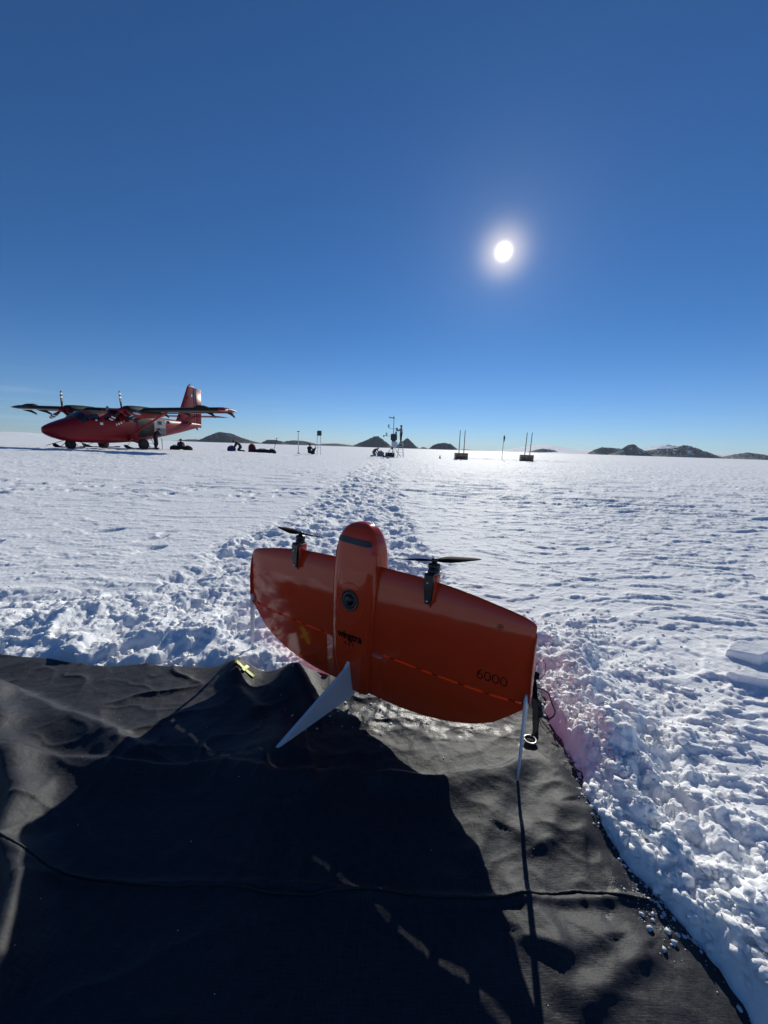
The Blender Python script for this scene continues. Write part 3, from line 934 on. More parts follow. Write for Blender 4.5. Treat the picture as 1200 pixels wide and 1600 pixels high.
# tail fin on the belly: pale swept blade
finp = [(-.030, .172), (-.060, .140), (-.366, .016), (-.362, .010), (-.24, .012), (-.004, .014), (.0, .020), (-.005, .165)]
def fin():
    rings = []
    cy = sum(p[0] for p in finp) / len(finp); cz = sum(p[1] for p in finp) / len(finp)
    for k, x in ((.93, -.006), (1.0, -.0035), (1.0, .0035), (.93, .006)):
        rings.append([(x, cy + (p[0] - cy) * k if p[0] < -.02 else p[0], cz + (p[1] - cz) * k) for p in finp])
    return MB().loft(rings, smooth=False).build('tail_fin', DWHT, drone)
fin()
MB().prism([(-.028, .170), (-.002, .170), (-.002, .176), (-.026, .177)], 'X', -.0075, .0075).build('fin_root_clip', DBLK, drone)
# lettering
def text_part(txt, size, loc, name, m, parent, spacing=1.0, shear=0.0, off=.0):
    cu = bpy.data.curves.new(name, 'FONT'); cu.body = txt; cu.size = size; cu.align_x = 'CENTER'; cu.align_y = 'CENTER'
    cu.space_character = spacing; cu.extrude = .0003; cu.offset = off
    tmp = bpy.data.objects.new(name, cu); COL.objects.link(tmp)
    dg = bpy.context.evaluated_depsgraph_get(); dg.update()
    me = bpy.data.meshes.new_from_object(tmp.evaluated_get(dg))
    bpy.data.objects.remove(tmp)
    me.materials.clear(); me.materials.append(m)
    for v in me.vertices:      # wrap the print onto the belly skin
        px, pz = loc[0] + v.co.x, loc[2] + v.co.y
        v.co = (px, fus_front(px, pz) - .0009 - v.co.z, pz)
    o = bpy.data.objects.new(name, me); COL.objects.link(o); o.parent = parent
    return o
INK = mat('ink_black', (.003, .003, .0035), .8, spec=.1)
text_part('wingtra', .040, (.006, 0, .262), 'logo_lettering', INK, drone, .92, off=.0011)
text_part('R A Y', .016, (.006, 0, .231), 'model_lettering', INK, drone, 1.2)
# wing number: a 6 and three round noughts drawn as thin rings
def wing_front(x, z):
    le = float(np.interp(x, LEX, LEZ)); c = max(le - float(np.interp(x, TEX, TEZ)), .18)
    u = max(.001, (le - z) / c); t = .088 * (1 if x < .55 else 1 - .55 * ((x - .55) / .075) ** 2)
    p = 5 * t * (.2969 * math.sqrt(u) - .126 * u - .3516 * u * u + .2843 * u ** 3 - .1036 * u ** 4)
    return -.012 * math.sin(math.pi * u) * c / .45 * .4 - p * c
def flat_ring(mb, cx, cz, rx, rz, w, a0=0, a1=2 * math.pi, n=28):
    vs_ = []; fs_ = []
    for k in range(n + 1):
        a = a0 + (a1 - a0) * k / n
        for q in (-.5, .5):
            px, pz = cx + (rx + q * w) * math.cos(a), cz + (rz + q * w) * math.sin(a)
            vs_.append((px, wing_front(px, pz) - .0007, pz))
    for k in range(n): fs_.append((2 * k, 2 * k + 1, 2 * k + 3, 2 * k + 2))
    mb.add(vs_, fs_)
num = MB()
for k, cx in enumerate((.483, .506, .5295, .553)):
    if k == 0:
        flat_ring(num, cx, .2725, .0078, .0078, .0028)
        pts = [(cx - .0078, .274), (cx - .0055, .282), (cx - .001, .2895), (cx + .004, .2945)]
        vs_ = []; 
        for (px, pz) in pts:
            for q in (-.0014, .0014):
                vs_.append((px + q, wing_front(px, pz) - .0007, pz - q * .5))
        num.add(vs_, [(2 * i, 2 * i + 1, 2 * i + 3, 2 * i + 2) for i in range(3)])
    else:
        flat_ring(num, cx, .279, .0088, .0130, .0028)
num.build('wing_number', INK, drone, fixn=False)
rgm = MB(); flat_ring(rgm, .53, .437, .008, .008, .0016); flat_ring(rgm, .53, .437, .002, .002, .003); rgm.build('wing_marking', INK, drone, fixn=False)
# ------------------------------------------------------------------ mountains on the horizon
def rock_material(name, snow_amt, rock=(.065, .074, .095)):
    m = bpy.data.materials.new(name); m.use_nodes = True
    t = m.node_tree; b = t.nodes['Principled BSDF']; L = t.links.new
    b.inputs['Roughness'].default_value = .85; b.inputs['Specular IOR Level'].default_value = .15
    tcn = t.nodes.new('ShaderNodeTexCoord')
    mp = t.nodes.new('ShaderNodeMapping'); mp.inputs['Scale'].default_value = (.012, .012, .006); L(tcn.outputs['Object'], mp.inputs['Vector'])
    n = t.nodes.new('ShaderNodeTexNoise'); n.inputs['Scale'].default_value = 1.0; n.inputs['Detail'].default_value = 8; n.inputs['Roughness'].default_value = .65
    L(mp.outputs[0], n.inputs['Vector'])
    r = t.nodes.new('ShaderNodeMapRange'); r.interpolation_type = 'SMOOTHSTEP'
    r.inputs[1].default_value = .78 - snow_amt * .6; r.inputs[2].default_value = .86 - snow_amt * .6
    L(n.outputs[0], r.inputs[0])
    n2 = t.nodes.new('ShaderNodeTexNoise'); n2.inputs['Scale'].default_value = .05; n2.inputs['Detail'].default_value = 6; L(tcn.outputs['Object'], n2.inputs['Vector'])
    c1 = t.nodes.new('ShaderNodeMix'); c1.data_type = 'RGBA'
    c1.inputs[6].default_value = (*[q * .6 for q in rock], 1); c1.inputs[7].default_value = (*[q * 1.5 for q in rock], 1); L(n2.outputs[0], c1.inputs[0])
    c2 = t.nodes.new('ShaderNodeMix'); c2.data_type = 'RGBA'; L(r.outputs[0], c2.inputs[0]); L(c1.outputs[2], c2.inputs[6]); c2.inputs[7].default_value = (.82, .84, .87, 1)
    L(c2.outputs[2], b.inputs['Base Color'])
    return m
RK0 = rock_material('dark_rock', .12); RK1 = rock_material('rock_with_snow', .38); RK2 = rock_material('snowy_rock', 1.0)
def mountain(prof, D, m, seed, depth=.7, rough=.34):
    """prof: list of (x at 6 km, height at 6 km) along the crest, D: real distance"""
    k = D / 6000.0
    xs = [p[0] * k for p in prof]; hs = [p[1] * k * 1.2 for p in prof]
    w = xs[-1] - xs[0]; cx = (xs[0] + xs[-1]) / 2; dp = max(w * depth, 250 * k)
    nx, ny = 110, 44
    X, Y = np.meshgrid(np.linspace(xs[0], xs[-1], nx), np.linspace(-dp / 2, dp / 2, ny))
    base = np.interp(X + .02 * w * fbm(X / (w * .1), Y / (w * .1), 2, seed + 3), xs, hs)
    v = Y / (dp / 2)
    fall = np.clip(1 - np.abs(v) ** 1.25, 0, 1)
    Z = base * fall
    s = 7.0 / (w * .35 + 200 * k)
    rd = 1 - np.abs(fbm(X * s, Y * s * 1.2, 5, seed, .55)) * 2
    Z = Z * (1 + rough * (rd - .65) * 1.6 * (1 - .65 * fall ** 4)) + 0.0
    Z = np.maximum(Z, 0) - 1.0 * (fall < .02)
    co = np.stack([X - cx, Y, Z], -1).reshape(-1, 3)
    i = np.arange(ny - 1)[:, None]; j = np.arange(nx - 1)[None, :]; a = i * nx + j
    F = np.stack([a, a + 1, a + nx + 1, a + nx], -1).reshape(-1, 4)
    me = bpy.data.meshes.new('mountain'); me.from_pydata(co.tolist(), [], F.tolist()); me.materials.append(m)
    o = bpy.data.objects.new('mountain', me); COL.objects.link(o); o.location = (cx, D, -.5)
    tag(o, kind='structure'); return o
mountain([(-6400, 0), (-6100, 45), (-5850, 30), (-5650, 52), (-5430, 0)], 8200, RK2, 1, depth=3.0, rough=.10)
mountain([(-3260, 0), (-3050, 26), (-2920, 30), (-2700, 0)], 7800, RK0, 2)
mountain([(-2880, 0), (-2760, 60), (-2640, 110), (-2560, 128), (-2400, 118), (-2250, 75), (-2080, 34), (-1890, 0)], 6000, RK0, 3)
mountain([(-1950, 0), (-1830, 52), (-1700, 54), (-1600, 38), (-1510, 0)], 6600, RK0, 4)
mountain([(-1640, 0), (-1560, 40), (-1430, 56), (-1250, 50), (-1080, 22), (-940, 0)], 7200, RK0, 5)
mountain([(-1150, 0), (-980, 26), (-760, 34), (-560, 20), (-360, 0)], 8000, RK0, 6)
mountain([(-540, 0), (-420, 50), (-330, 78), (-190, 136), (-130, 142), (-60, 105), (20, 62), (110, 0)], 6000, RK0, 7)
mountain([(90, 0), (190, 50), (290, 112), (325, 128), (380, 90), (450, 40), (520, 0)], 6300, RK0, 8)
mountain([(500, 0), (560, 24), (610, 20), (660, 0)], 7000, RK0, 9)
mountain([(650, 0), (720, 50), (800, 74), (900, 84), (980, 76), (1050, 40), (1110, 0)], 6100, RK0, 10)
mountain([(1080, 0), (1200, 14), (1400, 6), (1500, 0)], 8500, RK1, 27)
mountain([(1900, 0), (2060, 50), (2200, 78), (2330, 92), (2480, 95), (2650, 70), (2760, 0)], 8600, RK2, 11, depth=3.0, rough=.10)
mountain([(2180, 0), (2300, 36), (2420, 50), (2560, 44), (2700, 0)], 7200, RK1, 12)
mountain([(2480, 0), (2700, 62), (2950, 58), (3150, 54), (3330, 40), (3450, 0)], 9000, RK2, 13, depth=3.0, rough=.10)
mountain([(3120, 0), (3250, 76), (3320, 92), (3500, 86), (3640, 80), (3760, 0)], 6800, RK1, 14)
mountain([(3480, 0), (3600, 56), (3720, 132), (3800, 140), (3880, 96), (3980, 58), (4080, 0)], 5900, RK1, 15)
mountain([(3950, 0), (4050, 80), (4180, 110), (4290, 155), (4380, 120), (4560, 60), (4700, 0)], 8800, RK2, 16, depth=3.0, rough=.10)
mountain([(3860, 0), (4000, 62), (4180, 94), (4420, 108), (4590, 150), (4700, 128), (4860, 78), (5040, 0)], 6300, RK1, 17)
mountain([(5050, 0), (5250, 44), (5500, 74), (5700, 66), (5900, 0)], 8400, RK2, 18, depth=3.0, rough=.10)
mountain([(5250, 0), (5420, 62), (5560, 84), (5740, 70), (5900, 40), (6100, 56), (6300, 0)], 7000, RK1, 19)

# ------------------------------------------------------------------ twin-engined ski aircraft (local: x forward, y port, z up)
AR = mat('aircraft_red', (.21, .004, .011), .42, spec=.28, var=.10, scale=1.2, bump=.05, bscale=6)
ABLK = mat('aircraft_black', (.014, .017, .017), .6, spec=.2, var=.2, scale=3)
AGLS = mat('cockpit_glass', (.010, .012, .016), .08, spec=.7)
ARUB = mat('tyre_rubber', (.018, .018, .018), .8)
AMET = mat('aircraft_metal', (.45, .45, .46), .35, metal=.7)
AWHT = mat('aircraft_white', (.72, .72, .70), .45)
ATAN = mat('door_lining', (.50, .46, .40), .6)
AGRY = mat('door_grey', (.16, .17, .18), .6)
plane = empty('aircraft', PLANE, 4.504)
tag(plane, 'red high-wing twin-propeller aircraft on wheel skis, parked on the snow at left', 'aircraft')
SX = [4.82, 4.74, 4.55, 4.2, 3.6, 3.1, 2.75, 2.4, 1.9, 1.2, 0, -2.2, -3.6, -5.4, -7.0, -8.5, -9.6, -10.05]
ST = [1.25, 1.38, 1.50, 1.66, 1.90, 2.08, 2.30, 2.52, 2.66, 2.72, 2.74, 2.74, 2.72, 2.66, 2.60, 2.56, 2.50, 2.42]
SB = [1.10, .98, .86, .72, .56, .50, .47, .45, .44, .44, .46, .60, .86, 1.20, 1.52, 1.86, 2.10, 2.25]
SW = [.06, .18, .30, .45, .60, .68, .72, .75, .79, .82, .83, .83, .80, .68, .50, .32, .18, .08]
def asec(x, a, inf=0.0):
    xs = SX[::-1]
    t = float(np.interp(x, xs, ST[::-1])); b = float(np.interp(x, xs, SB[::-1])); w = float(np.interp(x, xs, SW[::-1])) + inf
    c, s = math.cos(a), math.sin(a); zc = (t + b) / 2; hh = (t - b) / 2 + inf; e = .72
    return (x, w * abs(c) ** e * (1 if c > 0 else -1), zc + hh * abs(s) ** e * (1 if s > 0 else -1))
def patch(x0, x1, a0, a1, inf, name, m, parent, nx=6, na=8, sl0=0, sl1=0):
    """piece of the fuselage skin between stations and section angles, standing proud; sl slants its ends"""
    mb = MB(); V = []; F = []
    for k in (inf, inf - .02):
        for i in range(nx + 1):
            for j in range(na + 1):
                f = j / na
                xa = x0 + sl0 * f; xb = x1 + sl1 * f
                V.append(asec(xa + (xb - xa) * i / nx, RAD(a0 + (a1 - a0) * f), k))
    n = (nx + 1) * (na + 1)
    for i in range(nx):
        for j in range(na):
            a = i * (na + 1) + j
            F.append((a, a + 1, a + na + 2, a + na + 1)); F.append((n + a, n + a + na + 1, n + a + na + 2, n + a + 1))
    edge = [i * (na + 1) for i in range(nx + 1)] + [nx * (na + 1) + j for j in range(1, na + 1)] + [i * (na + 1) + na for i in range(nx - 1, -1, -1)] + [j for j in range(na - 1, 0, -1)]
    for q in range(len(edge)):
        a, b = edge[q], edge[(q + 1) % len(edge)]
        F.append((a, b, b + n, a + n))
    mb.add(V, F, False)
    return mb.build(name, m, parent)
N = 40
xs_ = sorted(set(SX + list(np.linspace(-10, 4.7, 50))), reverse=True)
fz = MB().loft([[asec(x, 2 * math.pi * j / N) for j in range(N)] for x in xs_]).build('fuselage', AR, plane)
# cockpit glazing and anti-glare roof
patch(2.95, 2.42, 48, 132, .012, 'windscreen', AGLS, plane)
for a0, a1 in ((16, 46), (134, 164)):
    patch(2.72, 2.30, a0, a1, .012, 'cockpit_window', AGLS, plane, sl0=.18, sl1=-.1)
    patch(2.14, 1.45, a0, a1, .012, 'cockpit_window', AGLS, plane, sl0=-.0, sl1=.12)
patch(2.2, -2.6, 52, 128, .010, 'roof_panel', ABLK, plane, nx=14)
for k, x in enumerate((.95, .1, -.75, -1.55, -5.0)):
    for a0, a1 in ((17, 36), (144, 163)):
        w = patch(x + .17, x - .17, a0, a1, .012, 'cabin_window', AGLS, plane, nx=2, na=3)
# light-coloured lettering blocks and stencils behind the cockpit are plain white marks
for (x, w, a0, a1) in ((1.55, .22, 3, 9), (1.85, .13, 14, 19), (.30, .10, 3, 8), (.10, .10, 5, 11), (-.1, .10, 8, 14)):
    patch(x, x - w, a0, a1, .012, 'white_marking', AWHT, plane, nx=1, na=2)
# open cargo doorway on the port side with the door leaf swung out
patch(-1.75, -3.15, -32, 38, .008, 'doorway', mat('doorway_dark', (.012, .012, .013), .8), plane)
patch(-1.68, -1.75, -32, 38, .02, 'door_frame', AR, plane, nx=1)
dl = MB().box((-3.72, .99, 1.92), (1.16, .05, 1.30), bev=.03).build('door_leaf', ATAN, plane)
MB().box((-3.72, 1.02, 1.52), (1.05, .02, .50)).build('lower_lining', AGRY, dl)
MB().box((-3.66, 1.02, 2.18), (.40, .02, .28), bev=.008).build('door_window', AGLS, dl)
MB().tube([(-3.14, .95, 1.2), (-3.14, 1.02, 2.6)], .035).build('door_edge', AWHT, dl)
st = MB()
for y in (1.15, 1.5): pass
st.tube([(-2.2, .85, 1.0), (-2.2, 1.35, .02)], .03); st.tube([(-2.75, .85, 1.0), (-2.75, 1.35, .02)], .03)
for k in range(3):
    f = .25 + k * .28; st.box((-2.475, .85 + .5 * f, 1.0 - .98 * f), (.55, .16, .03))
st.build('boarding_steps', AMET, plane)
MB().tube([(-3.5, 1.25, .02), (-3.5, 1.25, 1.15)], .028).build('tail_prop_stand', AMET, plane)
# wing: constant chord, rounded nose boots
def foil(x0, chord, th, y, z, n=13):
    up = []; lo = []
    for k in range(n):
        u = (1 - math.cos(math.pi * k / (n - 1))) / 2
        p = 5 * th * (.2969 * math.sqrt(u) - .126 * u - .3516 * u * u + .2843 * u ** 3 - .1036 * u ** 4)
        cm = .03 * math.sin(math.pi * u) * chord
        up.append((x0 - u * chord, y, z + cm + p * chord)); lo.append((x0 - u * chord, y, z + cm - p * chord * .75))
    return up + lo[-2:0:-1]
def WZ(y): return 2.84 + .016 * abs(y)
for s in (1, -1):
    ys = [.0, .8, 2, 4, 6, 8, 9.0, 9.32, 9.46, 9.5]
    th = [.165] * 7 + [.14, .09, .04]; ch = [1.98] * 7 + [1.9, 1.7, 1.4]
    MB().loft([foil(-.02 - (1.98 - c) * .3, c, t, y * s, WZ(y)) for y, t, c in zip(ys, th, ch)]).build('wing', AR, plane)
    bt = []
    for y in (.8, 3, 5, 7, 9.0):
        f = foil(0.012, 2.02, .174, y * s, WZ(y), 17); k = 8
        bt.append(f[k::-1] + f[-1:-k - 1:-1])
    MB().loft(bt).build('deicing_boot', ABLK, plane)
    # flaps hang slightly below the wing with their hinge arms
    MB().loft([foil(-1.50, .62, .12, y * s, WZ(y) - .10) for y in (1.0, 3.2, 5.4)]).build('flap', AR, plane)
    MB().loft([foil(-1.56, .58, .11, y * s, WZ(y) - .07) for y in (5.5, 7.5, 8.95)]).build('aileron', AR, plane)
    for y in (3.6, 5.6, 7.6, 9.2):
        yy = y * s
        MB().loft([[(-.75, yy - .03, WZ(y) - .12), (-.75, yy + .03, WZ(y) - .12), (-.75, yy + .03, WZ(y) - .16), (-.75, yy - .03, WZ(y) - .16)],
                   [(-1.35, yy - .04, WZ(y) - .08), (-1.35, yy + .04, WZ(y) - .08), (-1.35, yy + .04, WZ(y) - .28), (-1.35, yy - .04, WZ(y) - .28)],
                   [(-1.75, yy - .02, WZ(y) - .30), (-1.75, yy + .02, WZ(y) - .30), (-1.75, yy + .02, WZ(y) - .44), (-1.75, yy - .02, WZ(y) - .44)]], smooth=False).build('hinge_arm', ABLK, plane)
    # padded cover lashed on the wing and the tip light
    rg = []
    for u, h, w in ((0, .01, .2), (.12, .10, .34), (.35, .17, .4), (.7, .16, .4), (1.0, .10, .36), (1.25, .01, .2)):
        rg.append([(-.25 - w * 1.2 * math.cos(a) , (7.1 + u) * s, WZ(7.5) + .10 + h * (math.sin(a) if math.sin(a) > 0 else .1 * math.sin(a)) * 1.4) for a in [2 * math.pi * q / 12 for q in range(12)]])
    MB().loft(rg).build('wing_cover', ABLK, plane)
    MB().lathe((-.25, 9.53 * s, WZ(9.5)), [(0, -.16), (.05, -.12), (.07, 0), (.04, .1), (0, .14)], 'X', 12).build('tip_light', AWHT, plane)
    # strut with fairing
    a, b = Vector((-.75, .80 * s, .95)), Vector((-.85, 4.15 * s, WZ(4.15) - .10))
    rg = []
    for f in (0, .1, .5, .9, 1):
        p = a.lerp(b, f); rg.append([(p.x + .14 * math.cos(q), p.y, p.z + .05 * math.sin(q)) for q in [2 * math.pi * j / 10 for j in range(10)]])
    MB().loft(rg).build('wing_strut', AR, plane)
    # engine nacelle
    cy = 2.553 * s; cz = 2.72
    rg = []
    for x, ry, rt, rb in ((1.30, .17, .17, .17), (1.22, .25, .25, .30), (1.0, .33, .33, .44), (.5, .37, .37, .50), (-.2, .37, .40, .46), (-1.0, .34, .40, .36), (-1.9, .26, .30, .24), (-2.4, .12, .16, .12)):
        rg.append([(x, cy + ry * math.cos(q), cz + (rt if math.sin(q) > 0 else rb) * math.sin(q)) for q in [2 * math.pi * j / 24 for j in range(24)]])
    nc = MB().loft(rg).build('engine_nacelle', AR, plane)
    rg2 = []
    for x, ry, rt in ((1.16, .30, .31), (.95, .355, .355), (.5, .395, .40), (-.2, .395, .43), (-1.0, .365, .43), (-1.9, .285, .33)):
        rg2.append([(x, cy + ry * math.cos(q), cz + .02 + rt * math.sin(q)) for q in [RAD(-8 + 196 * j / 14) for j in range(15)]])
    MB().loft(rg2).build('engine_blanket', ABLK, nc)
    MB().loft([[(x, cy + w * math.cos(q), cz - z - .15 * math.sin(q)) for q in [2 * math.pi * j / 12 for j in range(12)]] for x, w, z in ((1.05, .17, .46), (.8, .20, .48), (.1, .18, .46))]).build('intake', ABLK, nc)
    for q in (1, -1):
        MB().tube([(.85, cy + .33 * q, cz - .08), (.7, cy + .50 * q, cz - .12), (.45, cy + .56 * q, cz - .16)], [.11, .11, .09], 10).build('exhaust', AMET, nc)
    pr = empty('propeller', (1.40, cy, cz)); pr.parent = plane
    MB().lathe((0, 0, 0), [(0, -.10), (.19, -.10), (.20, 0), (.16, .14), (.08, .25), (0, .29)], 'X', 20).build('spinner', AR, pr)
    bands = ((.18, .80, ABLK, 'blade_root'), (.80, .92, AWHT, 'white_band'), (.92, 1.06, ABLK, 'black_band'), (1.06, 1.17, AWHT, 'white_band'), (1.17, 1.30, ABLK, 'blade_tip'))
    for q in range(3):
        an = RAD(q * 120 + (3 if s > 0 else -2))
        for b0, b1, bm_, nm in bands:
            rg = []
            for f in (0, .5, 1):
                r_ = b0 + (b1 - b0) * f
                ch_ = float(np.interp(r_, [.18, .35, .8, 1.2, 1.30], [.12, .20, .30, .28, .16])); tw = RAD(76 - 10 * r_)
                ring = []
                for j in range(8):
                    g_ = 2 * math.pi * j / 8; u = ch_ / 2 * math.cos(g_); w_ = .035 * math.sin(g_)
                    ax = u * math.sin(tw) + w_ * math.cos(tw); tg = u * math.cos(tw) - w_ * math.sin(tw)
                    ring.append((ax, -r_ * math.sin(an) + tg * math.cos(an), r_ * math.cos(an) + tg * math.sin(an)))
                rg.append(ring)
            MB().loft(rg).build(nm, bm_, pr)
# tail
def vfoil(z, x0, x1, th, y=0):
    n = 9; c = x0 - x1; L_ = []; R_ = []
    for k in range(n):
        u = (1 - math.cos(math.pi * k / (n - 1))) / 2; p = 5 * th * (.2969 * math.sqrt(u) - .126 * u - .3516 * u * u + .2843 * u ** 3 - .1036 * u ** 4) * c
        L_.append((x0 - u * c, y + p, z)); R_.append((x0 - u * c, y - p, z))
    return L_ + R_[-2:0:-1]
fn = MB().loft([vfoil(2.3, -6.3, -9.32, .08), vfoil(2.75, -6.8, -9.33, .08), vfoil(4.4, -7.65, -9.34, .08), vfoil(5.85, -8.38, -9.35, .08), vfoil(5.95, -8.50, -9.36, .05)]).build('tail_fin', AR, plane)
rd = MB().loft([vfoil(2.12, -9.345, -10.12, .10), vfoil(4.0, -9.355, -10.25, .10), vfoil(5.80, -9.375, -10.30, .10)]).build('rudder', AR, plane)
MB().prism([(-8.60, 5.98), (-8.72, 6.12), (-8.80, 5.98)], 'Y', -.03, .03).build('fin_tip_light', ABLK, fn)
# small white bird emblem on the fin: disc with a dark notch
em_ = MB(); em_.prism([(-8.70, 4.96), (-8.74, 5.12), (-8.82, 5.22), (-8.89, 5.17), (-8.92, 5.05), (-8.88, 4.94), (-8.79, 4.91)], 'Y', .085, .105); e1 = em_.build('fin_emblem', AWHT, fn)
MB().prism([(-8.69, 5.13), (-8.72, 5.19), (-8.79, 5.22), (-8.75, 5.13)], 'Y', .106, .112).build('emblem_beak', ABLK, e1)
for s in (1, -1):
    MB().loft([foil(-8.35, 1.05, .10, y * s, 3.12) for y in (0, 1.5, 2.9)] ).build('tailplane', AR, plane)
    MB().loft([foil(-9.42, .50, .09, y * s, 3.12) for y in (.2, 1.5, 2.85)]).build('elevator', ABLK, plane)
    MB().loft([foil(-8.9 - k, .95 - k * 1.2, .10, (2.9 + k) * s, 3.12) for k in (0, .18, .34)] ).build('tailplane_tip', AR, plane)
# wheel-ski undercarriage
def wheel(c, r, w, parent):
    tyre = MB().lathe(c, [(r * .45, -w / 2), (r * .85, -w / 2), (r * .97, -w * .36), (r, -w * .15), (r, w * .15), (r * .97, w * .36), (r * .85, w / 2), (r * .45, w / 2)], 'Y', 28).build('tyre', ARUB, parent)
    MB().lathe(c, [(0, -w * .42), (r * .44, -w * .42), (r * .44, w * .42), (0, w * .42)], 'Y', 18).build('rim', AMET, parent)
def ski(cx, cy, L, w, parent, z=.10):
    out = []
    for f, dz, k in ((-.5, .04, .6), (-.44, .0, .95), (.0, 0, 1), (.36, 0, 1), (.45, .07, .85), (.52, .22, .45)):
        x = cx + L * f; hw = w / 2 * k
        out.append([(x, cy - hw, z + dz - .03), (x, cy + hw, z + dz - .03), (x, cy + hw, z + dz + .03), (x, cy - hw, z + dz + .03)])
    MB().loft(out, smooth=False).build('ski', ABLK, parent)
for s in (1, -1):
    ge = empty('main_gear', (0, 0, 0)); ge.parent = plane
    wheel((-.987, 1.86 * s, .42), .42, .30, ge)
    ski(-.85, 1.86 * s, 2.9, .62, ge, .12)
    a, b = Vector((-.95, .55 * s, .80)), Vector((-.987, 1.72 * s, .46))
    rg = []
    for f in (0, .5, 1):
        p = a.lerp(b, f); hw = .20 - .08 * f
        rg.append([(p.x + hw * math.cos(q), p.y - .06 * s * math.sin(q) * .5, p.z + .09 * math.sin(q)) for q in [2 * math.pi * j / 10 for j in range(10)]])
    MB().loft(rg).build('gear_leg', AR, ge)
    MB().tube([(.55, 1.86 * s, .20), (-.6, 1.2 * s, .80)], .016, 6).build('ski_cable', ABLK, ge)
ng = empty('nose_gear', (0, 0, 0)); ng.parent = plane
wheel((3.12, 0, .33), .33, .24, ng)
ski(3.2, 0, 1.9, .62, ng, .12)
MB().tube([(3.05, 0, .75), (3.10, 0, .36)], [.09, .07], 12).build('gear_leg', ABLK, ng)
MB().box((3.12, 0, .52), (.26, .40, .30), bev=.06).build('gear_fork', ABLK, ng)
for ex_ in (1.1, -1.0):
    for y in (-.28, .28):
        MB().tube([(3.12 + ex_ * .12, y * .3, .62), (3.12 + ex_, y * 2.2, .20)], .018, 6).build('ski_cable', ABLK, ng)
# aerials
MB().prism([(.35, 2.70), (.02, 2.70), (.05, 3.12), (.20, 3.12)], 'Y', -.025, .025).build('blade_aerial', AGRY, plane)
MB().box((-.3, 0, 2.80), (.35, .12, .10), bev=.03).build('roof_beacon', ABLK, plane)
MB().tube([(-.2, -.2, 2.74), (-.2, -.2, 3.05)], .012, 6).build('whip_aerial', ABLK, plane)
MB().prism([(-9.3, 2.1), (-9.5, 1.88), (-9.6, 1.9), (-9.5, 2.15)], 'Y', -.04, .04).build('tail_bumper', ABLK, plane)
